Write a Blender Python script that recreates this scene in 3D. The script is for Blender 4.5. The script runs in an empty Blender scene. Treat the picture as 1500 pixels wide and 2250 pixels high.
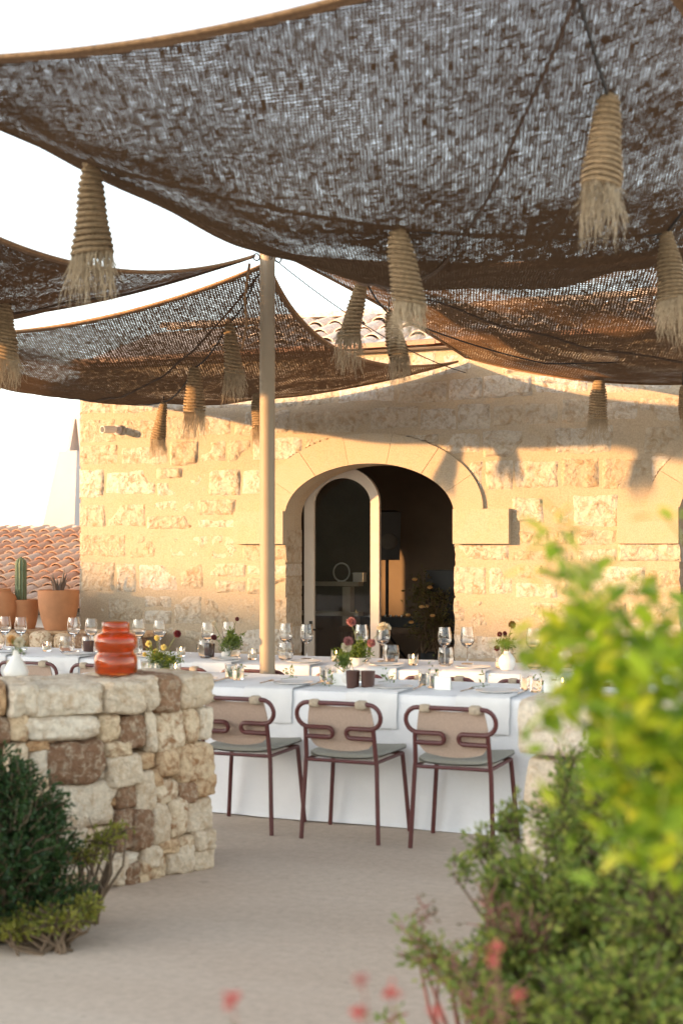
import bpy, math, random
import numpy as np
from mathutils import Vector

# ------------------------------------------------------------------ camera, sky, sun, exposure
SC = bpy.context.scene
COL = SC.collection
YAW = math.radians(22.8)
SA, CA = math.sin(YAW), math.cos(YAW)
CAMZ = 1.557
FPX = 3125.0            # focal length in photograph pixels (50 mm on a 36 mm high frame)
HZ = 1203.0             # horizon row

cam_d = bpy.data.cameras.new('camera')
cam = bpy.data.objects.new('camera', cam_d)
COL.objects.link(cam)
cam.location = (0, 0, CAMZ)
cam.rotation_euler = (math.radians(90), 0, YAW)
cam_d.sensor_fit = 'VERTICAL'
cam_d.sensor_height = 36.0
cam_d.sensor_width = 24.0
cam_d.lens = 50.0
cam_d.shift_y = 78.0 / 2250.0
cam_d.clip_start = 0.05
cam_d.clip_end = 2000
cam_d.dof.use_dof = True
cam_d.dof.focus_distance = 12.6
cam_d.dof.aperture_fstop = 2.4
SC.camera = cam

PHI = math.radians(50)      # sun azimuth away from the facade's normal
SUN_EL = math.radians(6.5)
LD = (math.sin(PHI), math.cos(PHI))     # direction the light travels, in plan
world = bpy.data.worlds.new('World')
SC.world = world
world.use_nodes = True
wn = world.node_tree.nodes
wl = world.node_tree.links
sky = wn.new('ShaderNodeTexSky')
sky.sky_type = 'NISHITA'
sky.sun_disc = False
sky.sun_elevation = SUN_EL
sky.sun_rotation = math.atan2(-LD[0], -LD[1])
sky.altitude = 50
sky.air_density = 1.0
sky.dust_density = 0.7
sky.ozone_density = 1.0
wn['Background'].inputs['Strength'].default_value = 0.15
hsv = wn.new('ShaderNodeHueSaturation')          # thin evening haze: the whole sky a little paler
hsv.inputs['Saturation'].default_value = 0.42
wl.new(sky.outputs[0], hsv.inputs['Color'])
wl.new(hsv.outputs[0], wn['Background'].inputs['Color'])

sun_d = bpy.data.lights.new('sun', 'SUN')
sun = bpy.data.objects.new('sun', sun_d)
COL.objects.link(sun)
sun_d.energy = 2.0
sun_d.angle = math.radians(0.8)
sun_d.color = (1.0, 0.55, 0.22)
dv = Vector((LD[0] * math.cos(SUN_EL), LD[1] * math.cos(SUN_EL), -math.sin(SUN_EL)))
sun.rotation_euler = dv.to_track_quat('-Z', 'Y').to_euler()

SC.view_settings.view_transform = 'Standard'
SC.view_settings.look = 'None'
SC.view_settings.gamma = 1
SC.view_settings.use_curve_mapping = False
SC.view_settings.exposure = 2.65
SC.cycles.use_denoising = True
SC.cycles.max_bounces = 24
SC.cycles.transparent_max_bounces = 40
SC.cycles.transmission_bounces = 24
SC.cycles.sample_clamp_indirect = 6

random.seed(7)
RNG = np.random.default_rng(7)


# ------------------------------------------------------------------ measuring helpers
def at_d(px, py, d):
    lat = (px - 750.0) / FPX * d
    return np.array((-d * SA + lat * CA, d * CA + lat * SA, CAMZ - (py - HZ) * d / FPX))


def at_y(px, py, Y):
    t = (px - 750.0) / FPX
    return at_d(px, py, Y / (CA + t * SA))


def at_z(px, py, Z):
    return at_d(px, py, (CAMZ - Z) * FPX / (py - HZ))


# ------------------------------------------------------------------ noise
def _hash(ix, iy, iz, seed):
    h = (ix * 374761393 + iy * 668265263 + iz * 2147483647 + seed * 974634777) & 0xFFFFFFFF
    h = ((h ^ (h >> 13)) * 1274126177) & 0xFFFFFFFF
    h = h ^ (h >> 16)
    return (h & 0xFFFF) / 65535.0


def vnoise(p, seed=0):
    p = np.asarray(p, float)
    i = np.floor(p).astype(np.int64)
    f = p - i
    f = f * f * (3 - 2 * f)
    r = 0
    for dx in (0, 1):
        wx = f[..., 0] if dx else 1 - f[..., 0]
        for dy in (0, 1):
            wy = f[..., 1] if dy else 1 - f[..., 1]
            for dz in (0, 1):
                wz = f[..., 2] if dz else 1 - f[..., 2]
                r = r + wx * wy * wz * _hash(i[..., 0] + dx, i[..., 1] + dy, i[..., 2] + dz, seed)
    return r


def fbm(p, seed=0, octs=3):
    p = np.asarray(p, float)
    a, s, r = 0.5, 1.0, 0
    for o in range(octs):
        r = r + a * (vnoise(p * s, seed + o * 17) - 0.5) * 2
        a *= 0.5
        s *= 2.1
    return r


# ------------------------------------------------------------------ mesh helpers
class G:
    def __init__(self):
        self.v, self.f, self.n = [], [], 0

    def add(self, vs, fs):
        self.v.append(np.asarray(vs, float).reshape(-1, 3))
        n = self.n
        self.f += [tuple(i + n for i in f) for f in fs]
        self.n += len(self.v[-1])
        return self

    def box(self, c, s, rz=0.0):
        x, y, z = s[0] / 2, s[1] / 2, s[2] / 2
        v = np.array([(-x, -y, -z), (x, -y, -z), (x, y, -z), (-x, y, -z), (-x, -y, z), (x, -y, z), (x, y, z), (-x, y, z)])
        if rz:
            v = v @ np.array([[math.cos(rz), math.sin(rz), 0], [-math.sin(rz), math.cos(rz), 0], [0, 0, 1]])
        return self.add(v + np.asarray(c, float), [(3, 2, 1, 0), (4, 5, 6, 7), (0, 1, 5, 4), (1, 2, 6, 5), (2, 3, 7, 6), (3, 0, 4, 7)])

    def tube(self, pts, r, n=8, cap=True):
        pts = np.asarray(pts, float)
        m = len(pts)
        rr = np.full(m, r) if np.isscalar(r) else np.asarray(r, float)
        T = np.gradient(pts, axis=0)
        T /= np.linalg.norm(T, axis=1)[:, None] + 1e-12
        up = np.array((0, 0, 1.0)) if abs(T[0][2]) < 0.9 else np.array((1.0, 0, 0))
        N = np.cross(T[0], up)
        N /= np.linalg.norm(N)
        out = []
        a = np.linspace(0, 2 * math.pi, n, endpoint=False)
        for i in range(m):
            N = N - T[i] * np.dot(N, T[i])
            N /= np.linalg.norm(N) + 1e-12
            B = np.cross(T[i], N)
            out.append(pts[i] + rr[i] * (np.cos(a)[:, None] * N + np.sin(a)[:, None] * B))
        fs = []
        for i in range(m - 1):
            for k in range(n):
                k2 = (k + 1) % n
                fs.append((i * n + k, i * n + k2, (i + 1) * n + k2, (i + 1) * n + k))
        if cap:
            fs.append(tuple(range(n - 1, -1, -1)))
            fs.append(tuple((m - 1) * n + k for k in range(n)))
        return self.add(np.concatenate(out), fs)

    def lathe(self, prof, n=20, c=(0, 0, 0), closed=False):
        prof = list(prof)
        m = len(prof)
        a = np.linspace(0, 2 * math.pi, n, endpoint=False)
        vs = np.concatenate([np.stack([r * np.cos(a), r * np.sin(a), np.full(n, z)], 1) for r, z in prof]) + np.asarray(c, float)
        fs = []
        for i in range(m - 1 + (1 if closed else 0)):
            j = (i + 1) % m
            for k in range(n):
                k2 = (k + 1) % n
                fs.append((i * n + k, i * n + k2, j * n + k2, j * n + k))
        if not closed:
            if prof[0][0] > 1e-6:
                fs.append(tuple(range(n - 1, -1, -1)))
            if prof[-1][0] > 1e-6:
                fs.append(tuple((m - 1) * n + k for k in range(n)))
        return self.add(vs, fs)

    def grid(self, P):
        """P: (a, b, 3) array of points"""
        a, b = P.shape[:2]
        idx = np.arange(a * b).reshape(a, b)
        fs = np.stack([idx[:-1, :-1], idx[1:, :-1], idx[1:, 1:], idx[:-1, 1:]], -1).reshape(-1, 4).tolist()
        return self.add(P.reshape(-1, 3), fs)

    def xform(self, M, t=(0, 0, 0)):
        self.v = [v @ np.asarray(M).T + np.asarray(t) for v in self.v]
        return self

    def mesh(self, name, mat, smooth=True):
        me = bpy.data.meshes.new(name)
        v = np.concatenate(self.v) if self.v else np.zeros((0, 3))
        me.from_pydata(v.tolist(), [], self.f)
        if mat:
            me.materials.append(mat)
        if smooth:
            me.polygons.foreach_set('use_smooth', np.ones(len(me.polygons), bool))
            me.set_sharp_from_angle(angle=math.radians(42))
        me.update()
        return me


def link(name, me, parent=None, loc=(0, 0, 0), rz=0.0):
    o = bpy.data.objects.new(name, me)
    COL.objects.link(o)
    o.location = loc
    o.rotation_euler = (0, 0, rz)
    o.parent = parent
    return o


def build(name, g, mat, parent=None, smooth=True, origin=None, local=False):
    """One mesh object. World-space points become local to the parent's (or own) origin."""
    if parent is not None and not local:
        t = parent
        off = np.zeros(3)
        while t is not None:
            off += np.array(t.location)
            t = t.parent
        g.v = [v - off for v in g.v]
        return link(name, g.mesh(name, mat, smooth), parent)
    if origin is not None:
        g.v = [v - np.asarray(origin) for v in g.v]
        return link(name, g.mesh(name, mat, smooth), parent, loc=origin)
    return link(name, g.mesh(name, mat, smooth), parent)


def smooth_angle(o, deg=35):
    me = o.data
    try:
        me.set_sharp_from_angle(angle=math.radians(deg))
    except Exception:
        pass
    return o


def tag(o, label=None, cat=None, group=None, kind=None):
    if label:
        o['label'] = label
    if cat:
        o['category'] = cat
    if group:
        o['group'] = group
    if kind:
        o['kind'] = kind
    return o


def thing(name, loc, label, cat, group=None, rz=0.0):
    o = bpy.data.objects.new(name, None)
    COL.objects.link(o)
    o.location = tuple(float(c) for c in loc)
    o.rotation_euler = (0, 0, rz)
    o.empty_display_size = 0.05
    return tag(o, label, cat, group)


def copy_tree(o, parent=None):
    c = o.copy()
    COL.objects.link(c)
    c.parent = parent
    for ch in list(o.children):
        copy_tree(ch, c)
    return c


# ------------------------------------------------------------------ material helpers
def new_mat(name):
    m = bpy.data.materials.new(name)
    m.use_nodes = True
    nt = m.node_tree
    return m, nt.nodes, nt.links, nt.nodes['Principled BSDF']


def mix_col(N, L, fac, a, b, blend='MIX'):
    x = N.new('ShaderNodeMix')
    x.data_type = 'RGBA'
    x.blend_type = blend
    for s, v in ((x.inputs[0], fac), (x.inputs[6], a), (x.inputs[7], b)):
        if isinstance(v, (tuple, list)):
            s.default_value = (*v[:3], 1)
        elif isinstance(v, (int, float)):
            s.default_value = v
        else:
            L.new(v, s)
    return x.outputs[2]


def math_n(N, L, op, a, b=None, c=None, clamp=False):
    x = N.new('ShaderNodeMath')
    x.operation = op
    x.use_clamp = clamp
    for s, v in zip(x.inputs, (a, b, c)):
        if v is None:
            continue
        if isinstance(v, (int, float)):
            s.default_value = v
        else:
            L.new(v, s)
    return x.outputs[0]


def noise_n(N, L, vec, scale, detail=4, rough=0.55, dist=0.0):
    x = N.new('ShaderNodeTexNoise')
    x.inputs['Scale'].default_value = scale
    x.inputs['Detail'].default_value = detail
    x.inputs['Roughness'].default_value = rough
    x.inputs['Distortion'].default_value = dist
    if vec is not None:
        L.new(vec, x.inputs['Vector'])
    return x.outputs['Fac']


def ramp_n(N, L, fac, stops, interp='LINEAR'):
    x = N.new('ShaderNodeValToRGB')
    x.color_ramp.interpolation = interp
    while len(x.color_ramp.elements) < len(stops):
        x.color_ramp.elements.new(0.5)
    for e, (p, c) in zip(x.color_ramp.elements, stops):
        e.position = p
        e.color = (*c, 1) if not isinstance(c, (int, float)) else (c, c, c, 1)
    L.new(fac, x.inputs[0])
    return x.outputs[0]


def map_range(N, L, v, a, b, c=0.0, d=1.0):
    x = N.new('ShaderNodeMapRange')
    L.new(v, x.inputs[0])
    for i, k in zip((1, 2, 3, 4), (a, b, c, d)):
        x.inputs[i].default_value = k
    return x.outputs[0]


def bump_n(N, L, h, strength, dist, normal=None):
    x = N.new('ShaderNodeBump')
    x.inputs['Strength'].default_value = strength
    x.inputs['Distance'].default_value = dist
    L.new(h, x.inputs['Height'])
    if normal is not None:
        L.new(normal, x.inputs['Normal'])
    return x.outputs[0]


def obj_vec(N, L, jitter=True):
    tc = N.new('ShaderNodeTexCoord')
    if not jitter:
        return tc.outputs['Object']
    oi = N.new('ShaderNodeObjectInfo')
    m = N.new('ShaderNodeVectorMath')
    m.operation = 'ADD'
    L.new(tc.outputs['Object'], m.inputs[0])
    mu = N.new('ShaderNodeVectorMath')
    mu.operation = 'SCALE'
    cmb = N.new('ShaderNodeCombineXYZ')
    for i in range(3):
        L.new(oi.outputs['Random'], cmb.inputs[i])
    L.new(cmb.outputs[0], mu.inputs[0])
    mu.inputs['Scale'].default_value = 37.0
    L.new(mu.outputs[0], m.inputs[1])
    return m.outputs[0]


def simple_mat(name, col, rough=0.6, var=0.12, nscale=8, bump=0.0, bscale=60, metal=0.0, bdist=0.01, spec=None, randval=0.0):
    m, N, L, P = new_mat(name)
    v = obj_vec(N, L)
    n = noise_n(N, L, v, nscale, 5)
    lo = tuple(c * (1 - var) for c in col)
    hi = tuple(min(1, c * (1 + var)) for c in col)
    c = ramp_n(N, L, n, [(0.3, lo), (0.7, hi)])
    if randval:
        oi = N.new('ShaderNodeObjectInfo')
        f = map_range(N, L, oi.outputs['Random'], 0, 1, 1 - randval, 1 + randval)
        vm = N.new('ShaderNodeVectorMath')
        vm.operation = 'SCALE'
        L.new(c, vm.inputs[0])
        L.new(f, vm.inputs['Scale'])
        c = vm.outputs[0]
    L.new(c, P.inputs['Base Color'])
    P.inputs['Roughness'].default_value = rough
    P.inputs['Metallic'].default_value = metal
    if spec is not None:
        P.inputs['Specular IOR Level'].default_value = spec
    if bump:
        b = noise_n(N, L, v, bscale, 4)
        L.new(bump_n(N, L, b, bump, bdist), P.inputs['Normal'])
    return m


def stone_mat(name, ramp, rough=0.9, big=3.0, fine=45, bump=0.7, pits=0.5, stain=(0.3, 0.2, 0.11), stain_amt=0.35, vary=0.5, bd=0.02):
    m, N, L, P = new_mat(name)
    v = obj_vec(N, L)
    oi = N.new('ShaderNodeObjectInfo')
    n1 = noise_n(N, L, v, big, 5, 0.6)
    mixf = math_n(N, L, 'ADD', math_n(N, L, 'MULTIPLY', oi.outputs['Random'], vary), math_n(N, L, 'MULTIPLY', n1, 1 - vary), clamp=True)
    col = ramp_n(N, L, mixf, ramp)
    n2 = noise_n(N, L, v, big * 4.3, 6, 0.65, 0.6)
    st = map_range(N, L, n2, 0.47, 0.66, 0, stain_amt)
    col = mix_col(N, L, st, col, stain)
    n3 = noise_n(N, L, v, fine, 6, 0.7)
    col = mix_col(N, L, 1.0, col, ramp_n(N, L, n3, [(0.25, 0.72), (0.6, 1.06)]), 'MULTIPLY')
    L.new(col, P.inputs['Base Color'])
    P.inputs['Roughness'].default_value = rough
    P.inputs['Specular IOR Level'].default_value = 0.25
    vo = N.new('ShaderNodeTexVoronoi')
    vo.inputs['Scale'].default_value = fine * 0.8
    L.new(v, vo.inputs['Vector'])
    pit = map_range(N, L, vo.outputs['Distance'], 0.0, 0.35, 0, 1)
    n4 = noise_n(N, L, v, big * 2.2, 3)
    pitm = map_range(N, L, n4, 0.45, 0.65, 0, pits)
    h = math_n(N, L, 'ADD', math_n(N, L, 'MULTIPLY', n3, 0.8), math_n(N, L, 'MULTIPLY', math_n(N, L, 'MULTIPLY', pit, pitm), 0.9))
    h = math_n(N, L, 'ADD', h, n2)
    L.new(bump_n(N, L, h, bump, bd), P.inputs['Normal'])
    return m


def leaf_mat(name, cols, trans=(0.35, 0.5, 0.05), tw=0.45, rough=0.45, nscale=6.0):
    m, N, L, P = new_mat(name)
    out = N['Material Output']
    g = N.new('ShaderNodeNewGeometry')
    oi = N.new('ShaderNodeObjectInfo')
    r = math_n(N, L, 'FRACT', math_n(N, L, 'ADD', g.outputs['Random Per Island'], oi.outputs['Random']))
    c = ramp_n(N, L, r, [(i / (len(cols) - 1), k) for i, k in enumerate(cols)])
    L.new(c, P.inputs['Base Color'])
    P.inputs['Roughness'].default_value = rough
    P.inputs['Specular IOR Level'].default_value = 0.35
    tr = N.new('ShaderNodeBsdfTranslucent')
    L.new(mix_col(N, L, 0.65, c, trans), tr.inputs[0])
    mx = N.new('ShaderNodeMixShader')
    mx.inputs[0].default_value = tw
    L.new(P.outputs[0], mx.inputs[1])
    L.new(tr.outputs[0], mx.inputs[2])
    L.new(mx.outputs[0], out.inputs['Surface'])
    return m


def burlap_mat(name, pitch, col_a, col_b, cover=0.60):
    """open plain weave: yarns with slubs, real gaps between them"""
    m, N, L, P = new_mat(name)
    out = N['Material Output']
    uv = N.new('ShaderNodeUVMap')
    uv.uv_map = 'weave'
    sep = N.new('ShaderNodeSeparateXYZ')
    L.new(uv.outputs[0], sep.inputs[0])
    U, V = sep.outputs[0], sep.outputs[1]

    def stretched(su, sv, sc, det=3):
        c = N.new('ShaderNodeCombineXYZ')
        L.new(math_n(N, L, 'MULTIPLY', U, su), c.inputs[0])
        L.new(math_n(N, L, 'MULTIPLY', V, sv), c.inputs[1])
        return noise_n(N, L, c.outputs[0], sc, det, 0.6)
    wob = stretched(1, 1, 5, 2)
    slub_u = stretched(1 / pitch * 0.8, 17, 1.0, 2)      # varies from warp yarn to warp yarn, runs along it
    slub_v = stretched(20, 1 / pitch * 0.9, 1.0, 2)
    patch = stretched(1.6, 0.9, 16, 3)
    fibre = stretched(1, 1, 260, 2)

    def yarn(X, slub, amt):
        ph = math_n(N, L, 'ADD', math_n(N, L, 'DIVIDE', X, pitch), math_n(N, L, 'MULTIPLY', wob, 0.8))
        tri = math_n(N, L, 'ABSOLUTE', math_n(N, L, 'SUBTRACT', math_n(N, L, 'FRACT', ph), 0.5))   # 0 middle of yarn .. .5
        w = math_n(N, L, 'ADD', math_n(N, L, 'MULTIPLY', math_n(N, L, 'SUBTRACT', slub, 0.5), amt), cover * 0.5 - 0.02)
        w = math_n(N, L, 'ADD', w, math_n(N, L, 'MULTIPLY', math_n(N, L, 'SUBTRACT', patch, 0.5), 0.26))
        w = math_n(N, L, 'ADD', w, math_n(N, L, 'MULTIPLY', math_n(N, L, 'SUBTRACT', fibre, 0.5), 0.10))
        return math_n(N, L, 'LESS_THAN', tri, w)
    a = math_n(N, L, 'MAXIMUM', yarn(U, slub_u, 0.95), yarn(V, slub_v, 0.48))
    c = mix_col(N, L, fibre, col_a, col_b)
    c = mix_col(N, L, math_n(N, L, 'MULTIPLY', slub_u, 0.6), c, tuple(k * 0.55 for k in col_a))
    df = N.new('ShaderNodeBsdfDiffuse')
    df.inputs['Roughness'].default_value = 1.0
    L.new(c, df.inputs[0])
    tl = N.new('ShaderNodeBsdfTranslucent')
    L.new(c, tl.inputs[0])
    m1 = N.new('ShaderNodeMixShader')
    m1.inputs[0].default_value = 0.2
    L.new(df.outputs[0], m1.inputs[1])
    L.new(tl.outputs[0], m1.inputs[2])
    tp = N.new('ShaderNodeBsdfTransparent')
    m2 = N.new('ShaderNodeMixShader')
    L.new(a, m2.inputs[0])
    L.new(tp.outputs[0], m2.inputs[1])
    L.new(m1.outputs[0], m2.inputs[2])
    L.new(m2.outputs[0], out.inputs['Surface'])
    return m


def glass_mat(name, tint=(1, 1, 1), rough=0.0, refl=1.0):
    m, N, L, P = new_mat(name)
    P.inputs['Base Color'].default_value = (*tint, 1)
    P.inputs['Roughness'].default_value = rough
    P.inputs['Transmission Weight'].default_value = 1.0
    P.inputs['IOR'].default_value = 1.45
    return m


def pane_mat(name):
    m, N, L, P = new_mat(name)
    out = N['Material Output']
    gl = N.new('ShaderNodeBsdfGlossy')
    gl.inputs['Roughness'].default_value = 0.02
    tp = N.new('ShaderNodeBsdfTransparent')
    tp.inputs[0].default_value = (0.80, 0.82, 0.80, 1)
    fr = N.new('ShaderNodeFresnel')
    fr.inputs[0].default_value = 1.5
    mx = N.new('ShaderNodeMixShader')
    L.new(fr.outputs[0], mx.inputs[0])
    L.new(tp.outputs[0], mx.inputs[1])
    L.new(gl.outputs[0], mx.inputs[2])
    L.new(mx.outputs[0], out.inputs['Surface'])
    return m


M = {}
CREAM = [(0.0, (0.397, 0.316, 0.221)), (0.25, (0.462, 0.388, 0.292)), (0.6, (0.527, 0.470, 0.389)), (1.0, (0.592, 0.555, 0.508))]
M['block'] = stone_mat('facade_block', CREAM, big=3.5, fine=38, bump=0.85, pits=0.8, stain=(0.302, 0.197, 0.097), stain_amt=0.7, vary=0.6, bd=0.018)
M['mortar'] = stone_mat('lime_mortar', [(0, (0.399, 0.312, 0.214)), (1, (0.467, 0.389, 0.292))], big=1.6, fine=60, bump=0.45, pits=0.3, stain=(0.448, 0.338, 0.202), stain_amt=0.3, vary=0.0, bd=0.012)
M['ashlar'] = stone_mat('smooth_ashlar', [(0, (0.414, 0.335, 0.240)), (1, (0.470, 0.398, 0.304))], big=1.8, fine=90, bump=0.16, pits=0.1, stain=(0.489, 0.353, 0.203), stain_amt=0.3, vary=0.4, bd=0.006)
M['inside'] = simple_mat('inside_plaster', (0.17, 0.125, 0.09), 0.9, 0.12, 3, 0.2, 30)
FIELD = [(0.0, (0.286, 0.148, 0.069)), (0.3, (0.488, 0.307, 0.164)), (0.55, (0.604, 0.466, 0.307)), (1.0, (0.700, 0.594, 0.456))]
M['field'] = stone_mat('field_stone', FIELD, big=5, fine=40, bump=0.6, pits=0.4, stain=(0.27, 0.13, 0.055), stain_amt=0.95, vary=0.5, bd=0.02)
M['fieldpale'] = stone_mat('pale_stone', [(0, (0.550, 0.426, 0.287)), (.45, (0.660, 0.549, 0.414)), (1, (0.748, 0.672, 0.552))], big=4, fine=40, bump=0.8, pits=0.5, stain=(0.396, 0.246, 0.127), stain_amt=0.6, vary=0.5, bd=0.02)
M['fieldbrown'] = stone_mat('brown_stone', [(0, (0.16, 0.08, 0.045)), (1, (0.36, 0.21, 0.12))], big=7, fine=40, bump=0.8, pits=0.5, stain=(0.52, 0.42, 0.30), stain_amt=0.8, vary=0.4, bd=0.02)
M['rubble'] = simple_mat('rubble_core', (0.15, 0.10, 0.06), 0.95, 0.3, 9, 0.6, 40)
M['tile'] = stone_mat('clay_tile', [(0, (0.36, 0.17, 0.10)), (0.35, (0.46, 0.24, 0.14)), (0.7, (0.50, 0.32, 0.21)), (1, (0.40, 0.30, 0.25))], big=6, fine=50, bump=0.3, pits=0.1, stain=(0.30, 0.22, 0.18), stain_amt=0.5, vary=0.75, bd=0.006)
M['limetile'] = stone_mat('limewashed_tile', [(0, (0.62, 0.47, 0.36)), (1, (0.74, 0.66, 0.57))], big=6, fine=50, bump=0.3, pits=0.1, stain=(0.50, 0.27, 0.15), stain_amt=0.6, vary=0.4, bd=0.006)
M['white'] = simple_mat('white_render', (0.52, 0.46, 0.42), 0.85, 0.04, 2, 0.15, 40)
M['chalk'] = simple_mat('chimney_render', (0.46, 0.42, 0.40), 0.9, 0.04, 2, 0.15, 40)
M['cloth'] = simple_mat('white_linen', (0.78, 0.78, 0.79), 0.9, 0.03, 5, 0.35, 9, bdist=0.03)
M['napkin'] = simple_mat('napkin_linen', (0.76, 0.75, 0.74), 0.9, 0.03, 8, 0.3, 260, bdist=0.003)
M['chair'] = simple_mat('oxblood_steel', (0.095, 0.022, 0.020), 0.42, 0.1, 20)
M['sling'] = simple_mat('tan_sling', (0.44, 0.325, 0.255), 0.85, 0.08, 90, 0.35, 320, bdist=0.003, randval=0.06)
M['tie'] = simple_mat('tie_cloth', (0.42, 0.34, 0.25), 0.9, 0.15, 60, 0.4, 200)
M['seat'] = simple_mat('grey_green_cushion', (0.30, 0.285, 0.235), 0.9, 0.08, 60, 0.3, 300, bdist=0.003)
M['pole'] = simple_mat('pole_paint', (0.27, 0.205, 0.135), 0.6, 0.05, 6)
M['jute'] = simple_mat('jute_rope', (0.28, 0.195, 0.11), 0.95, 0.3, 55, 0.8, 190, bdist=0.006, randval=0.12)
M['fringe'] = simple_mat('jute_fringe', (0.42, 0.33, 0.22), 0.9, 0.25, 40, randval=0.1)
M['cord'] = simple_mat('dark_cord', (0.035, 0.03, 0.027), 0.8, 0.2, 30)
M['hem'] = simple_mat('hem_rope', (0.30, 0.17, 0.08), 0.9, 0.3, 40, 0.6, 150)
M['burlap'] = burlap_mat('open_burlap', 0.0145, (0.105, 0.065, 0.04), (0.185, 0.118, 0.074), 0.61)
M['burlap_far'] = burlap_mat('open_burlap_coarse', 0.020, (0.15, 0.092, 0.055), (0.24, 0.15, 0.09), 0.58)
M['terracotta'] = simple_mat('terracotta', (0.47, 0.215, 0.10), 0.8, 0.14, 7, 0.25, 60, bdist=0.004, randval=0.1)
M['glass'] = glass_mat('clear_glass')
M['pane'] = pane_mat('door_pane')
M['amber'] = glass_mat('amber_glass', (0.70, 0.19, 0.035), 0.10)
M['amber'].node_tree.nodes['Principled BSDF'].inputs['Transmission Weight'].default_value = 0.88
M['doorpaint'] = simple_mat('door_paint', (0.60, 0.52, 0.44), 0.5, 0.04, 8)
M['black'] = simple_mat('black_plastic', (0.012, 0.012, 0.013), 0.5, 0.1, 20)
M['iron'] = simple_mat('dark_iron', (0.05, 0.045, 0.04), 0.45, 0.1, 20, metal=0.6)
M['ceramic'] = simple_mat('white_ceramic', (0.70, 0.67, 0.62), 0.35, 0.05, 10)
M['plate'] = simple_mat('glazed_plate', (0.62, 0.61, 0.60), 0.25, 0.04, 10)
M['darkcup'] = simple_mat('dark_cup', (0.07, 0.028, 0.02), 0.4, 0.2, 10)
M['steel'] = simple_mat('cutlery_steel', (0.55, 0.52, 0.48), 0.2, 0.05, 10, metal=1.0)
M['card'] = simple_mat('menu_card', (0.80, 0.79, 0.76), 0.8, 0.02, 10)
M['wood'] = simple_mat('dark_wood', (0.12, 0.07, 0.04), 0.6, 0.25, 12)
M['shelf'] = simple_mat('shelf_stone', (0.50, 0.42, 0.32), 0.8, 0.1, 6)
M['stem'] = simple_mat('green_stem', (0.10, 0.15, 0.04), 0.6, 0.2, 20)
M['twig'] = simple_mat('twig_bark', (0.13, 0.085, 0.05), 0.8, 0.25, 30)
M['redtwig'] = simple_mat('red_twig', (0.28, 0.12, 0.09), 0.7, 0.25, 30)
M['cactus'] = simple_mat('cactus_skin', (0.13, 0.17, 0.09), 0.6, 0.15, 20, 0.3, 60)
M['agave'] = simple_mat('agave_leaf', (0.13, 0.10, 0.085), 0.6, 0.2, 12)
M['soil'] = simple_mat('soil', (0.08, 0.055, 0.035), 0.95, 0.3, 20, 0.6, 50)
M['pink'] = leaf_mat('pink_petals', [(0.36, 0.13, 0.14), (0.45, 0.22, 0.19)], (0.45, 0.2, 0.18), 0.3)
M['maroon'] = leaf_mat('maroon_petals', [(0.10, 0.012, 0.02), (0.17, 0.03, 0.035)], (0.2, 0.03, 0.03), 0.2)
M['yellow'] = leaf_mat('yellow_petals', [(0.75, 0.62, 0.18), (0.80, 0.74, 0.40)], (0.8, 0.7, 0.2), 0.3)
M['creamfl'] = leaf_mat('cream_petals', [(0.70, 0.62, 0.45), (0.75, 0.70, 0.58)], (0.7, 0.6, 0.4), 0.3)
M['orangefl'] = leaf_mat('orange_petals', [(0.72, 0.36, 0.12), (0.76, 0.50, 0.22)], (0.7, 0.4, 0.1), 0.3)
M['red'] = leaf_mat('red_petals', [(0.50, 0.10, 0.09), (0.58, 0.19, 0.16)], (0.6, 0.1, 0.07), 0.35)
M['lf_citrus'] = leaf_mat('citrus_leaf', [(0.05, 0.11, 0.012), (0.11, 0.20, 0.018), (0.20, 0.30, 0.025), (0.36, 0.38, 0.03)], (0.40, 0.58, 0.03), 0.5)
M['lf_mastic'] = leaf_mat('mastic_leaf', [(0.10, 0.15, 0.03), (0.18, 0.24, 0.05), (0.28, 0.32, 0.07), (0.42, 0.40, 0.09)], (0.28, 0.40, 0.05), 0.35)
M['lf_dark'] = leaf_mat('dark_leaf', [(0.018, 0.045, 0.016), (0.03, 0.065, 0.02), (0.05, 0.085, 0.025)], (0.10, 0.20, 0.03), 0.25)
M['lf_pale'] = leaf_mat('pale_leaf', [(0.13, 0.17, 0.04), (0.25, 0.25, 0.05), (0.33, 0.30, 0.06)], (0.45, 0.45, 0.06), 0.4)
M['lf_table'] = leaf_mat('table_leaf', [(0.06, 0.11, 0.02), (0.11, 0.17, 0.03), (0.17, 0.21, 0.04)], (0.3, 0.4, 0.05), 0.35)
M['lf_dry'] = leaf_mat('dry_leaf', [(0.10, 0.07, 0.03), (0.15, 0.12, 0.04), (0.08, 0.09, 0.03)], (0.2, 0.15, 0.05), 0.2)

m, N, L, P = new_mat('flame')
P.inputs['Base Color'].default_value = (1, 0.6, 0.2, 1)
P.inputs['Emission Color'].default_value = (1.0, 0.55, 0.18, 1)
P.inputs['Emission Strength'].default_value = 5.0
M['flame'] = m
M['wax'] = simple_mat('candle_wax', (0.75, 0.68, 0.55), 0.5, 0.03, 10)


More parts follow.
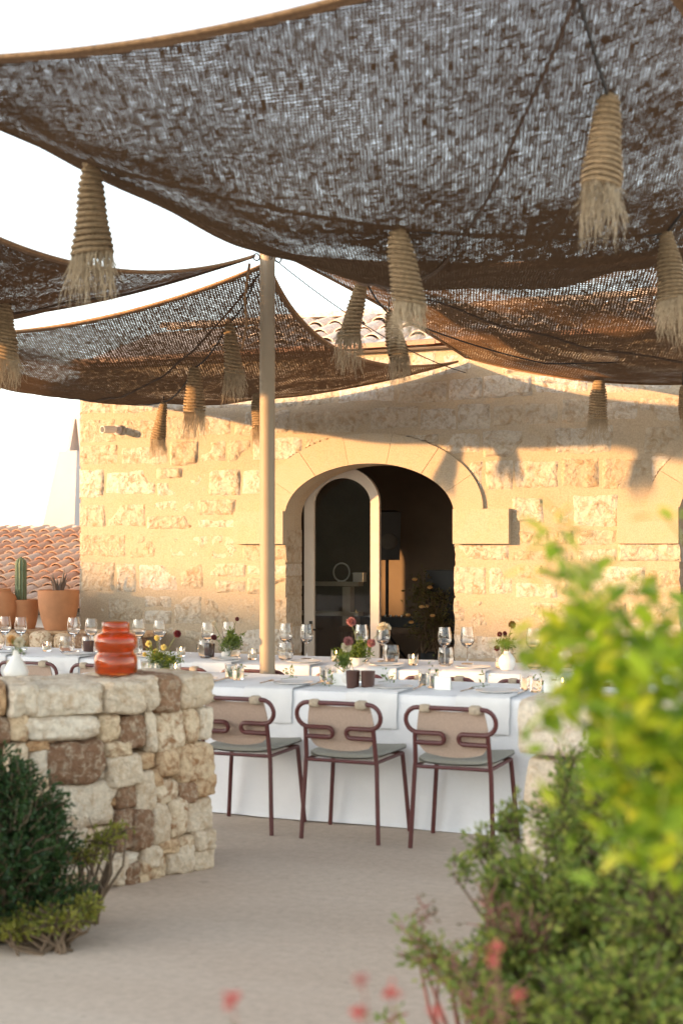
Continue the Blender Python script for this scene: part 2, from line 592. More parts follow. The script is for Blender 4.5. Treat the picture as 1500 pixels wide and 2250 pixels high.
def concrete_mat():
    m, N, L, P = new_mat('terrace_concrete')
    v = obj_vec(N, L, False)
    mp = N.new('ShaderNodeMapping')
    mp.inputs['Rotation'].default_value = (0, 0, 0.5)
    mp.inputs['Scale'].default_value = (0.35, 1.6, 1)
    L.new(v, mp.inputs[0])
    a = noise_n(N, L, mp.outputs[0], 1.7, 6, 0.6, 0.4)
    b = noise_n(N, L, v, 0.55, 4, 0.5)
    c = noise_n(N, L, v, 24, 6, 0.7)
    col = ramp_n(N, L, a, [(0.25, (0.47, 0.375, 0.29)), (0.5, (0.525, 0.425, 0.335)), (0.75, (0.56, 0.465, 0.375))])
    col = mix_col(N, L, map_range(N, L, b, 0.4, 0.7, 0, 0.45), col, (0.48, 0.365, 0.285))
    col = mix_col(N, L, 1.0, col, ramp_n(N, L, c, [(0.3, 0.84), (0.65, 1.06)]), 'MULTIPLY')
    sp = noise_n(N, L, v, 9, 3, 0.6)
    col = mix_col(N, L, map_range(N, L, sp, 0.68, 0.74, 0, 0.4), col, (0.22, 0.17, 0.14))
    L.new(col, P.inputs['Base Color'])
    P.inputs['Roughness'].default_value = 0.75
    P.inputs['Specular IOR Level'].default_value = 0.3
    L.new(bump_n(N, L, math_n(N, L, 'ADD', c, a), 0.25, 0.01), P.inputs['Normal'])
    return m


M['concrete'] = concrete_mat()
M['shade_bank'] = simple_mat('shade_bank_earth', (0.10, 0.10, 0.05), 0.95, 0.4, 1.5, 0.6, 12)

# ------------------------------------------------------------------ ground, and an added out-of-view bank that shades the terrace
g = G()
xs = np.concatenate([[-400, -150, -60], np.linspace(-30, 20, 26), [60, 150, 400]])
ys = np.concatenate([[-300, -100, -40], np.linspace(-15, 30, 24), [60, 200, 900]])
P_ = np.zeros((len(xs), len(ys), 3))
P_[..., 0], P_[..., 1] = np.meshgrid(xs, ys, indexing='ij')
g.grid(P_)
tag(build('ground', g, M['concrete'], smooth=False), kind='structure')

TE = math.tan(SUN_EL)
KB = -38.0                                    # unseen bank added across the light, 40 m upstream
cs = np.linspace(-40, 16, 300)
# crest shaped for the height of shade wanted at the facade / tables / planting
prof_c = [-26, -16, -14.5, -11.9, -10.6, -9.9, -9.5, -8.9, -8.6, -8.2, -7.4, -4.5, -2.9, -2.2, -1.0, 10]
prof_z = [1.2, 1.2, 1.30, 1.22, 1.12, 1.0, 0.70, 0.66, 0.72, 1.9, 3.5, 3.7, 3.4, 1.05, 0.95, 0.95]
hz = np.interp(cs, prof_c, prof_z) + 40 * TE
hz = hz + 0.14 * fbm(np.stack([cs * 1.6, cs * 0, cs * 0], -1), 5, 4)
ks = np.linspace(-16, 16, 33)
B_ = np.zeros((len(cs), len(ks), 3))
for j, k in enumerate(ks):
    fall = 1 - (abs(k) / 16.0) ** 1.4
    B_[:, j, 0] = cs * LD[1] + (KB + k - 0.0) * LD[0]
    B_[:, j, 1] = -cs * LD[0] + (KB + k) * LD[1]
    B_[:, j, 2] = hz * fall - 0.05 + 0.12 * fall * fbm(np.stack([cs * 1.1, np.full_like(cs, k), cs * 0], -1), 9, 3) * (1 if abs(k) > 0.3 else 0)
g = G().grid(B_[:, ::-1])
tag(build('added_shade_bank', g, M['shade_bank']), kind='structure')

# ------------------------------------------------------------------ the stone building
YW = 12.1
XL, XR = -7.91, 0.6
ZT = 3.34
WT = 0.36
XC = -4.82
ARCHES = [dict(xc=XC, a=0.836, zs=1.84, b=0.487), dict(xc=-2.016 + 0.836, a=0.836, zs=1.84, b=0.487)]
OUT_A, OUT_B, OUT_Z = 1.10, 0.70, 1.9
IMP_Z0, IMP_Z1, IMP_X = 1.588, 1.90, 1.345

house = thing('stone_building', ((XL + XR) / 2, YW, 0), 'old honey-coloured stone building with arched glazed doorway', 'building')


def arch_z(a, x):
    q = np.clip(1 - ((x - a['xc']) / a['a']) ** 2, 0, 1)
    return a['zs'] + a['b'] * np.sqrt(q)


def wall_with_arches():
    g = G()
    yf, yb = YW, YW + WT
    for y, flip in ((yf, False), (yb, True)):
        brk = [XL]
        for a in ARCHES:
            brk += [a['xc'] - a['a'], a['xc'] + a['a']]
        brk.append(XR)

        def quad(p):
            g.add(p, [(0, 1, 2, 3) if not flip else (3, 2, 1, 0)])
        for i in range(0, len(brk), 2):
            quad([(brk[i], y, -0.05), (brk[i + 1], y, -0.05), (brk[i + 1], y, ZT), (brk[i], y, ZT)])
        for a in ARCHES:
            t = np.linspace(math.pi, 0, 33)
            xx = a['xc'] + a['a'] * np.cos(t)
            zz = a['zs'] + a['b'] * np.sin(t)
            for k in range(32):
                quad([(xx[k], y, zz[k]), (xx[k + 1], y, zz[k + 1]), (xx[k + 1], y, ZT), (xx[k], y, ZT)])
    for a in ARCHES:
        t = np.linspace(math.pi, 0, 33)
        xx = np.concatenate([[a['xc'] - a['a']], a['xc'] + a['a'] * np.cos(t), [a['xc'] + a['a']]])
        zz = np.concatenate([[-0.05], a['zs'] + a['b'] * np.sin(t), [-0.05]])
        Q = np.zeros((len(xx), 2, 3))
        Q[:, :, 0] = xx[:, None]
        Q[:, :, 2] = zz[:, None]
        Q[:, 0, 1], Q[:, 1, 1] = yf, yb
        g.grid(Q)
    g.add([(XL, yf, ZT), (XR, yf, ZT), (XR, yb, ZT), (XL, yb, ZT)], [(0, 1, 2, 3)])
    g.add([(XL, yf, -.05), (XL, yf, ZT), (XL, yb, ZT), (XL, yb, -.05)], [(0, 1, 2, 3)])
    return g


front = build('front_wall', wall_with_arches(), M['mortar'], house, smooth=False)
YB = 15.5
# left gable wall with an arched window, back wall, right wall, ceiling
g = G()
xi = XL + 0.3
wy0, wy1, wz0, wz1 = 13.68, 14.16, 0.9, 1.95
for x, flip in ((XL + 0.002, True), (xi, False)):
    def q(p):
        g.add([(x, y, z) for y, z in p], [(0, 1, 2, 3) if not flip else (3, 2, 1, 0)])
    y0, y1 = YW + WT, YB
    q([(y0, -.05), (wy0, -.05), (wy0, ZT), (y0, ZT)])
    q([(wy1, -.05), (y1, -.05), (y1, ZT), (wy1, ZT)])
    q([(wy0, -.05), (wy1, -.05), (wy1, wz0), (wy0, wz0)])
    t = np.linspace(math.pi, 0, 13)
    yy = (wy0 + wy1) / 2 + (wy1 - wy0) / 2 * np.cos(t)
    zz = wz1 - 0.25 + 0.25 * np.sin(t)
    for k in range(12):
        q([(yy[k], zz[k]), (yy[k + 1], zz[k + 1]), (yy[k + 1], ZT), (yy[k], ZT)])
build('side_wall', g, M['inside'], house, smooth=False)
g = G().box(((XL + XR) / 2, YB + 0.15, ZT / 2), (XR - XL, 0.3, ZT))
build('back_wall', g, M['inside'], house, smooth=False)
g = G().box((XR - 0.1, (YW + WT + YB) / 2, ZT / 2), (0.2, YB - YW - WT - 0.002, ZT - 0.004))
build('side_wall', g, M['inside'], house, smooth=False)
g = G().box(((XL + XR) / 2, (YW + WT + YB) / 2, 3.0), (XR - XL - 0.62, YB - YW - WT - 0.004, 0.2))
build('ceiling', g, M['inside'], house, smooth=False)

# facade blocks: each a rough-faced height field set into the mortar
courses = [0, .26, .52, .80, 1.106, 1.415, 1.725, 2.035, 2.345, 2.60, 2.85, 3.08, 3.335]


def free_spans(z0, z1):
    zm = (z0 + z1) / 2
    spans = [(XL, XR)]
    for a in ARCHES:
        if z0 < IMP_Z0 - 0.08:
            h0 = h1 = a['a']
        elif zm < OUT_Z:
            h0 = h1 = IMP_X
        elif zm < OUT_Z + OUT_B + .05:
            q = math.sqrt(max(0, 1 - ((max(z1, OUT_Z) - OUT_Z) / OUT_B) ** 2)) if z1 < OUT_Z + OUT_B else 0
            h0 = h1 = OUT_A * q
            if h0 == 0:
                continue
        else:
            continue
        new = []
        for s, e in spans:
            if a['xc'] + h1 <= s or a['xc'] - h0 >= e:
                new.append((s, e))
                continue
            if a['xc'] - h0 > s:
                new.append((s, a['xc'] - h0))
            if a['xc'] + h1 < e:
                new.append((a['xc'] + h1, e))
        spans = new
    return spans


bi = 0
for ci in range(len(courses) - 1):
    z0, z1 = courses[ci], courses[ci + 1]
    for s, e in free_spans(z0, z1):
        cuts = [s]
        while cuts[-1] < e - 1e-6:
            w = random.choice((random.uniform(.24, .36), random.uniform(.34, .50), random.uniform(.44, .64)))
            nx = cuts[-1] + w
            if e - nx < 0.22:
                nx = e
            cuts.append(nx)
        cells = []
        for x0, x1 in zip(cuts[:-1], cuts[1:]):
            if z1 - z0 > .28 and x1 - x0 > .3 and random.random() < .16:      # two thin stones instead of one
                zs_ = z0 + (z1 - z0) * random.uniform(.38, .6)
                cells += [(x0, x1, z0, zs_), (x0, x1, zs_, z1)]
            else:
                zj0, zj1 = random.uniform(-.012, .03), random.uniform(-.03, .012)
                cells.append((x0, x1, max(0, z0 + zj0), z1 + zj1))
        for x0, x1, z0c, z1c in cells:
            bi += 1
            dzj = random.uniform(-.02, .02)
            za, zb = z0c + random.uniform(0, .015), z1c - random.uniform(0, .015)
            nx_, nz_ = max(6, int((x1 - x0) / .017)), max(6, int((zb - za) / .017))
            X, Z = np.meshgrid(np.linspace(x0, x1, nx_), np.linspace(za, zb, nz_), indexing='ij')
            pw = np.stack([X, Z, np.full_like(X, bi * 3.7)], -1)
            jam0 = any(abs(x0 - (a['xc'] + a['a'])) < 1e-4 for a in ARCHES)
            jam1 = any(abs(x1 - (a['xc'] - a['a'])) < 1e-4 for a in ARCHES)
            corner = abs(x0 - XL) < 1e-4
            mw = 0.030
            dl = (X - x0) if not (jam0 or corner) else np.full_like(X, 9.)
            dr = (x1 - X) if not jam1 else np.full_like(X, 9.)
            dd = np.minimum.reduce([dl, dr, Z - za, zb - Z]) + 0.022 * fbm(pw * (5, 5, 1), 3, 3) + .004
            edge = np.clip((dd - mw * .2) / mw, 0, 1)
            edge = edge * edge * (3 - 2 * edge)
            style = random.random()
            base = random.uniform(0.004, 0.013) if style < .60 else random.uniform(.011, .022) if style < .85 else random.uniform(-.004, .002)
            amp = random.uniform(.005, .010) if style < .55 else random.uniform(.008, .018)
            h = base + amp * fbm(pw * (9, 9, 1), 11, 4) + amp * .4 * fbm(pw * (26, 26, 1), 23, 3)
            if random.random() < .28:     # a broken-away corner
                bx, bz = random.choice((x0, x1)), random.choice((za, zb))
                rr = np.hypot(X - bx, (Z - bz) * 1.2) + .08 * fbm(pw * (8, 8, 1), 31, 3)
                h = h - .035 * np.clip((.16 - rr) / .05, 0, 1)
            h = np.maximum(h, -.02) * edge - .008 * (1 - edge)
            for a in ARCHES:   # die away under the arch ring and the imposts
                ring = np.sqrt(((X - a['xc']) / OUT_A) ** 2 + ((Z - OUT_Z) / OUT_B) ** 2)
                sink = (ring < 1.0) & (Z > OUT_Z)
                imp = (np.abs(X - a['xc']) < IMP_X) & (Z > IMP_Z0) & (Z < IMP_Z1)
                h = np.where(sink | imp, -.03, h)
            if corner:
                X = X.copy()
                X[0] -= .012 * (1 + fbm(pw[0] * (9, 9, 1), 40, 3))
                h[0] = -.0
            Pb = np.stack([X, YW - h, Z], -1)
            g = G().grid(Pb)
            if jam0 or jam1:          # returns into the doorway with a chipped arris
                k = 0 if jam0 else -1
                sg = 1 if jam0 else -1
                Pj = np.zeros((3, nz_, 3))
                zz = Z[k]
                rough_e = .012 * fbm(np.stack([zz * 14, zz * 0, zz * 0 + bi], -1), 51, 4)
                Pb[k, :, 0] -= sg * (.010 + rough_e)
                g = G().grid(Pb)
                Pj[0] = Pb[k]
                Pj[1] = np.stack([Pb[k, :, 0] - sg * .004, Pb[k, :, 1] + .12, zz], -1)
                Pj[2] = np.stack([np.full_like(zz, X[k, 0]) - sg * .004, np.full_like(zz, YW + WT + .004), zz], -1)
                if jam0:
                    Pj = Pj[::-1]
                g.grid(Pj)
            build('block', g, M['block'], house)

# arch rings and imposts, dressed stone
for ai, a in enumerate(ARCHES):
    nv = 7
    for k in range(nv):
        t0 = math.pi - math.pi * k / nv - .002
        t1 = math.pi - math.pi * (k + 1) / nv + .002
        tt = np.linspace(t0, t1, 7)
        inn = np.stack([a['xc'] + (a['a'] - .003) * np.cos(tt), OUT_Z - .058 + (a['b'] - .003) * np.sin(tt)], -1)
        outr = np.stack([a['xc'] + OUT_A * np.cos(tt), OUT_Z + .002 + OUT_B * np.sin(tt)], -1)
        proud = .028 + random.uniform(-.003, .003)
        g = G()
        ring = np.concatenate([inn, outr[::-1]])
        n = len(ring)
        f = np.stack([ring[:, 0], np.full(n, YW - proud), ring[:, 1]], -1)
        b = np.stack([ring[:, 0], np.full(n, YW + .20), ring[:, 1]], -1)
        m_ = len(tt)
        faces = [(i, i + 1, n - 2 - i, n - 1 - i) for i in range(m_ - 1)]
        faces += [(j, i, n + i, n + j) for i, j in zip(range(n), list(range(1, n)) + [0])]
        g.add(np.concatenate([f, b]), faces)
        o = build('voussoir', g, M['ashlar'], house, smooth=False)
    for sx in (-1, 1):
        x0, x1 = sorted((a['xc'] + sx * (a['a'] - .004), a['xc'] + sx * IMP_X))
        g = G().box(((x0 + x1) / 2, YW + .06, (IMP_Z0 + IMP_Z1) / 2), (x1 - x0, .26, IMP_Z1 - IMP_Z0 - .004))
        o = build('impost', g, M['ashlar'], house, smooth=False)

# door leaf, swung inward on the left jamb
leaf = thing('glazed_door', (-5.64, YW + WT + .03, 0), None, None, rz=math.radians(5))
leaf.parent = house
leaf.location = (-5.64 - house.location.x, WT + .03, 0)
for k in ('label', 'category'):
    if k in leaf:
        del leaf[k]


def door_outline(w0, w1, zs, zt, zb, n=24):
    t = np.linspace(math.pi, 0, n)
    xc, a = (w0 + w1) / 2, (w1 - w0) / 2
    return np.concatenate([[(w0, zb)], np.stack([xc + a * np.cos(t), zs + (zt - zs) * np.sin(t)], -1), [(w1, zb)]])


W_ = .75
oo = door_outline(0, W_, 1.98, 2.325, .02)
ii = door_outline(.095, W_ - .085, 1.97, 2.22, .26)
n = len(oo)
g = G()
th = .06
vs = np.concatenate([np.c_[oo[:, 0], np.zeros(n), oo[:, 1]], np.c_[ii[:, 0], np.zeros(n), ii[:, 1]],
                     np.c_[oo[:, 0], np.full(n, th), oo[:, 1]], np.c_[ii[:, 0], np.full(n, th), ii[:, 1]]])
fs = []
for i in range(n):
    j = (i + 1) % n
    fs += [(i, j, n + j, n + i), (2 * n + j, 2 * n + i, 3 * n + i, 3 * n + j), (j, i, 2 * n + i, 2 * n + j), (n + i, n + j, 3 * n + j, 3 * n + i)]
g.add(vs, fs)
link('frame', g.mesh('frame', M['doorpaint'], False), leaf)
g = G()
vs = np.c_[ii[:, 0], np.full(n, th / 2), ii[:, 1]]
g.add(vs, [tuple(range(n))])
link('pane', g.mesh('pane', M['pane'], False), leaf)
g = G().tube([(.07, -.005, .77), (.07, -.055, .77), (.15, -.06, .77)], .010, 8)
g.box((.07, -.006, .78), (.03, .012, .14))
link('handle', g.mesh('handle', M['iron']), leaf)
# roof: eave course of barrel tiles laid lengthwise, limewashed slope above
EZ = 3.40
RIDGE_Y, RIDGE_Z = 13.75, 4.0
roof_e = G()
roof_e.add([(XL - .1, YW - .12, EZ - .06), (XR, YW - .12, EZ - .06), (XR, RIDGE_Y, RIDGE_Z - .06), (XL - .1, RIDGE_Y, RIDGE_Z - .06),
            (XR, YB + .3, 3.36), (XL - .1, YB + .3, 3.36)], [(0, 1, 2, 3), (3, 2, 4, 5)])
roof_e.add([(XL - .1, YW - .12, EZ - .06), (XR, YW - .12, EZ - .06), (XR, YB + .3, 3.345), (XL - .1, YB + .3, 3.345)], [(3, 2, 1, 0)])
roof_e.add([(XL - .1, YW - .12, EZ - .06), (XL - .1, RIDGE_Y, RIDGE_Z - .06), (XL - .1, YB + .3, 3.36)], [(0, 1, 2)])
roof = build('roof', roof_e, M['white'], house, smooth=False)


def barrel_mesh(name, L_, r0, r1, mat, concave=False, th=.014, n=9):
    """half-round clay tile along +y, from wide end r0 at y=0 to r1 at y=L"""
    g = G()
    a = np.linspace(0, math.pi, n)
    P = np.zeros((2, n, 3))
    for i, (y, r) in enumerate(((0, r0), (L_, r1))):
        P[i, :, 0] = r * np.cos(a)
        P[i, :, 1] = y
        P[i, :, 2] = r * np.sin(a) * .8
    Q = P.copy()
    for i, r in enumerate((r0, r1)):
        Q[i, :, 0] *= (r - th) / r
        Q[i, :, 2] = Q[i, :, 2] * (r - th) / r
    if concave:
        P[..., 2] *= -1
        Q[..., 2] *= -1
    v = np.concatenate([P.reshape(-1, 3), Q.reshape(-1, 3)])
    N2 = 2 * n
    fs = []
    for k in range(n - 1):
        fs += [(k, k + 1, n + k + 1, n + k), (N2 + n + k, N2 + n + k + 1, N2 + k + 1, N2 + k), (k + 1, k, N2 + k, N2 + k + 1), (n + k, n + k + 1, N2 + n + k + 1, N2 + n + k)]
    fs += [(0, n, N2 + n, N2), (n - 1, N2 + n - 1, N2 + 2 * n - 1, 2 * n - 1)]
    g.add(v, fs)
    return g.mesh(name, mat, False)


lime_me = barrel_mesh('tile', .42, .095, .075, M['limetile'])
eave_me = barrel_mesh('tile', .43, .075, .068, M['tile'])
hx, hy = house.location.x, house.location.y
k = 0
x = XL
while x < XR - .3:          # eave course, laid lengthwise
    o = link('tile', eave_me, roof, (x + .43 - hx, YW - .10 - hy, EZ - .035 + random.uniform(-.006, .006)))
    o.rotation_euler = (0, 0, math.radians(90 + random.uniform(-1.5, 1.5)))
    x += .42
slope = math.atan2(RIDGE_Z - EZ, RIDGE_Y - YW)
x = -6.6
while x < -1.4:
    for r in range(4):
        yy = YW + .02 + r * .40
        zz = EZ + (yy - YW) * math.tan(slope) - .05
        o = link('tile', lime_me, roof, (x - hx + random.uniform(-.01, .01), yy - hy, zz + random.uniform(0, .012)))
        o.rotation_euler = (slope - .03, 0, random.uniform(-.04, .04))
    x += .235
x = -7.9
while x < .4:
    o = link('ridge_tile', lime_me, roof, (x - hx, RIDGE_Y - hy - .02, RIDGE_Z - .04 + random.uniform(0, .02)))
    o.rotation_euler = (0, 0, math.radians(-90 + random.uniform(-3, 3)))
    x += .40

# ------------------------------------------------------------------ security camera on the facade
p = at_y(262, 945, YW)
sc_ = thing('security_camera', (p[0], YW - .02, p[2]), 'small white bullet security camera fixed high on the stone wall', 'camera')
g = G().lathe([(0.001, 0), (.05, 0), (.05, .02), (.026, .035), (.026, .05)], 16)
g.xform([[1, 0, 0], [0, 0, -1], [0, 1, 0]])
link('mount', g.mesh('mount', M['white']), sc_)
cdir = np.array((-.35, -.93, -.06))
cdir /= np.linalg.norm(cdir)
g = G().tube([np.array((0, -.06, 0)), np.array((0, -.06, 0)) + cdir * .15], .037, 16)
link('body', g.mesh('body', M['ceramic']), sc_)
g = G().tube([np.array((0, -.06, 0)) + cdir * .149, np.array((0, -.06, 0)) + cdir * .153], .030, 16)
link('lens', g.mesh('lens', M['black'], False), sc_)

# ------------------------------------------------------------------ inside the room
def room_pt(px, py, Y):
    return at_y(px, py, Y)


pb = room_pt(850, 1203, 14.6)
st = thing('speaker_stand', (pb[0], 14.6, 0), 'black speaker pole stand inside the doorway', 'stand')
g = G().tube([(0, 0, .5), (0, 0, 1.42)], .018, 10)
link('pole', g.mesh('pole', M['black']), st)
for k in range(3):
    a = k * 2.1 + .4
    g = G().tube([(0, 0, .62), (.45 * math.cos(a), .45 * math.sin(a), .01)], .013, 8)
    link('leg', g.mesh('leg', M['black']), st)
sp = thing('loudspeaker', (pb[0], 14.6, 1.42), 'black loudspeaker raised on a pole stand in the dark room', 'speaker', rz=.5)
g = G()
g.add([(-.12, -.14, 0), (.12, -.14, 0), (.09, .14, 0), (-.09, .14, 0), (-.13, -.17, .52), (.13, -.17, .52), (.1, .12, .55), (-.1, .12, .55)],
      [(3, 2, 1, 0), (4, 5, 6, 7), (0, 1, 5, 4), (1, 2, 6, 5), (2, 3, 7, 6), (3, 0, 4, 7)])
link('cabinet', g.mesh('cabinet', M['black'], False), sp)
g = G().lathe([(.001, 0), (.09, 0), (.095, .008), (.08, .012), (.03, .004), (.001, .008)], 20)
g.xform([[1, 0, 0], [0, 0, -1], [0, 1, 0]], (0, -.155, .2))
link('woofer', g.mesh('woofer', M['iron']), sp)
p2 = room_pt(985, 1280, 13.9)
sp2 = thing('subwoofer', (p2[0], 13.9, 0), 'tall black box speaker standing beside the doorway inside', 'speaker')
g = G().box((0, 0, .95), (.36, .4, 1.0 * .75))
link('cabinet', g.mesh('cabinet', M['black'], False), sp2)
g = G().box((0, 0, .285), (.3, .34, .57))
link('plinth', g.mesh('plinth', M['wood'], False), sp2)

ps = room_pt(700, 1285, YB)
sh = thing('shelf_unit', (ps[0], YB, 0), 'pale stone shelves along the back wall of the room', 'shelf')
for z in (1.13, .78):
    g = G().box((0, -.09, z), (1.15, .16, .05))
    link('shelf_board', g.mesh('shelf_board', M['shelf'], False), sh)
for x in (-.45, .42):
    g = G().box((x, -.09, .55), (.10, .13, 1.09))
    link('upright', g.mesh('upright', M['shelf'], False), sh)
pr = room_pt(750, 1268, YB - .09)
rg = thing('ring_ornament', (pr[0], YB - .09, 1.157), 'thin white ring ornament standing on the upper shelf', 'ornament')
a = np.linspace(0, 2 * math.pi, 37)
g = G().tube(np.stack([.10 * np.cos(a) * .8, .05 * np.cos(a), .11 + .105 * np.sin(a)], -1), .010, 6, cap=False)
link('ring', g.mesh('ring', M['ceramic']), rg)
g = G().box((0, 0, .004), (.08, .06, .008))
link('foot', g.mesh('foot', M['ceramic'], False), rg)
pr = room_pt(790, 1277, YB - .09)
bx = thing('white_box', (pr[0], YB - .09, 1.157), 'small white lidded box on the upper shelf', 'box')
g = G().box((0, 0, .045), (.13, .1, .09))
link('body', g.mesh('body', M['ceramic'], False), bx)
g = G().box((0, 0, .098), (.138, .108, .015))
link('lid', g.mesh('lid', M['ceramic'], False), bx)
pd = room_pt(890, 1400, 14.0)
dj = thing('console_table', (pd[0], 14.0, 0), 'low dark console table behind the doorway', 'table')
g = G().box((0, 0, .70), (1.3, .5, .06))
link('table_top', g.mesh('table_top', M['wood'], False), dj)
for sx in (-1, 1):
    for sy in (-1, 1):
        g = G().box((sx * .58, sy * .2, .335), (.07, .07, .67))
        link('leg', g.mesh('leg', M['wood'], False), dj)
mx_ = thing('mixing_desk', (pd[0] - .1, 14.0, .731), 'black mixing desk on the console table', 'mixer')
g = G().box((0, 0, .05), (.7, .3, .10))
link('case', g.mesh('case', M['black'], False), mx_)
for k in range(10):
    g = G().lathe([(.012, 0), (.012, .02), (.001, .022)], 10, (-.28 + .06 * k, -.06, .1))
    link('knob', g.mesh('knob', M['steel']), mx_)


# ------------------------------------------------------------------ leaves
def leaf_batch(P0, D, S, wid=.42, seed=0, fold=.15, cup=.12):
    """P0 base points, D directions, S lengths -> verts, faces of folded leaves (4 tris each)"""
    r = np.random.default_rng(seed)
    n = len(P0)
    D = D / (np.linalg.norm(D, axis=1)[:, None] + 1e-9)
    R = r.normal(size=(n, 3))
    X = np.cross(D, R)
    X /= np.linalg.norm(X, axis=1)[:, None] + 1e-9
    Z = np.cross(X, D)
    S = S[:, None]
    mid = P0 + D * S * .5 - Z * S * cup
    l = P0 + D * S * .45 + X * S * wid * .5 + Z * S * fold
    rt = P0 + D * S * .45 - X * S * wid * .5 + Z * S * fold
    tip = P0 + D * S - Z * S * cup * .3
    v = np.stack([P0, l, tip, rt, mid], 1).reshape(-1, 3)
    b = (np.arange(n) * 5)[:, None]
    f = np.concatenate([b + np.array(q) for q in ((0, 4, 1), (1, 4, 2), (2, 4, 3), (3, 4, 0))]).tolist()
    return v, f


def bush_leaves(lobes, n_twigs, per, size, seed, spread=.05, upb=.35, wid=.42, base=None, twigs=None, shell=.55, twig_r=.003):
    """twigs run from the base into ellipsoid lobes and carry leaves along their ends"""
    r = np.random.default_rng(seed)
    vol = np.array([l[3] * l[4] * l[5] for l in lobes]) ** .8
    pick = r.choice(len(lobes), n_twigs, p=vol / vol.sum())
    P, D, S = [], [], []
    for i in pick:
        cx, cy, cz, rx, ry, rz = lobes[i][:6]
        d = r.normal(size=3)
        d /= np.linalg.norm(d)
        rad = (shell + (1 - shell) * r.random() ** .7) * r.uniform(.85, 1.12)
        tip = np.array((cx, cy, cz)) + d * np.array((rx, ry, rz)) * rad
        if tip[2] < .03:
            tip[2] = .03 + r.random() * .05
        out = d * np.array((1, 1, .6)) + np.array((0, 0, upb))
        out /= np.linalg.norm(out)
        ln = size * r.uniform(2.5, 4.5)
        root = tip - out * ln + r.normal(size=3) * size * .4
        t = np.sort(r.random(per))
        pts = root + (tip - root) * t[:, None]
        side = r.normal(size=(per, 3))
        side /= np.linalg.norm(side, axis=1)[:, None]
        P.append(pts + side * spread * .3)
        D.append(side * .9 + out * .75)
        S.append(size * r.uniform(.55, 1.15, per))
        if twigs is not None:
            twigs.tube([root, (root + tip) / 2 + r.normal(size=3) * size * .15, tip], [twig_r, twig_r * .8, twig_r * .4], 4, cap=False)
            if base is not None and r.random() < .35:
                bpt = np.asarray(base) + r.normal(size=3) * np.array((rx * .25, ry * .25, 0))
                twigs.tube([bpt, bpt * .35 + root * .65 + r.normal(size=3) * .03, root], [twig_r * 3, twig_r * 2, twig_r], 5, cap=False)
    return leaf_batch(np.concatenate(P), np.concatenate(D), np.concatenate(S), wid, seed + 1)


# dried plant arrangement in the room
pp = room_pt(950, 1330, 13.5)
ar = thing('dried_plant', (pp[0], 13.5, 0), 'tall dark arrangement of dried flowers inside the doorway', 'plant')
g = G().lathe([(.10, 0), (.15, .25), (.12, .5), (.10, .52)], 18)
link('pot', g.mesh('pot', M['black']), ar)
tw = G()
v, f = bush_leaves([(0, 0, .85, .3, .3, .38), (-.1, 0, 1.15, .22, .2, .2)], 150, 9, .05, 21, base=(0, 0, .5), twigs=tw, shell=.2)
g = G().add(v, f)
tag(link('foliage', g.mesh('foliage', M['lf_dry'], False), ar), kind='stuff')
link('stems', tw.mesh('stems', M['twig']), ar)
for k in range(7):
    c = (random.uniform(-.25, .2), random.uniform(-.28, -.1), random.uniform(.8, 1.3))
    g = G().lathe([(.001, -.02), (.022, -.015), (.03, 0), (.018, .012), (.001, .014)], 10, c)
    link('flower_head', g.mesh('flower_head', M['orangefl']), ar)

# ------------------------------------------------------------------ outbuilding with tiled roof, chimney
EY, EZ2, RY, RZ2 = 15.1, .84, 18.75, 1.84
x0, x1 = -15.5, -9.2
out_b = thing('tiled_outbuilding', ((x0 + x1) / 2, EY, 0), 'low outbuilding with a clay barrel-tile roof left of the stone building', 'building')
ohx, ohy = out_b.location.x, EY
g = G()
g.box(((x0 + x1) / 2, (EY + RY) / 2 + .15, .35), (x1 - x0 - .2, RY - EY - .1, .7))
build('wall', g, M['white'], out_b, smooth=False)
g = G()
th_ = .05
g.add([(x0, EY, EZ2 - th_ - .05), (x1, EY, EZ2 - th_ - .05), (x1, RY, RZ2 - th_ - .05), (x0, RY, RZ2 - th_ - .05)], [(0, 1, 2, 3)])
g.add([(x0, EY, EZ2 - .14), (x1, EY, EZ2 - .14), (x1, EY, EZ2 - th_ - .05), (x0, EY, EZ2 - th_ - .05)], [(0, 1, 2, 3)])
g.add([(x0, RY, RZ2 - .1), (x1, RY, RZ2 - .1), (x1, RY + 3, .8), (x0, RY + 3, .8)], [(0, 1, 2, 3)])
oroof = build('roof', g, M['soil'], out_b, smooth=False)
cov_me = barrel_mesh('tile', .41, .105, .080, M['tile'])
pan_me = barrel_mesh('tile', .41, .105, .080, M['tile'], concave=True)
sl = math.atan2(RZ2 - EZ2, RY - EY)
SLN = math.hypot(RY - EY, RZ2 - EZ2)
rest = G()
rows = 12
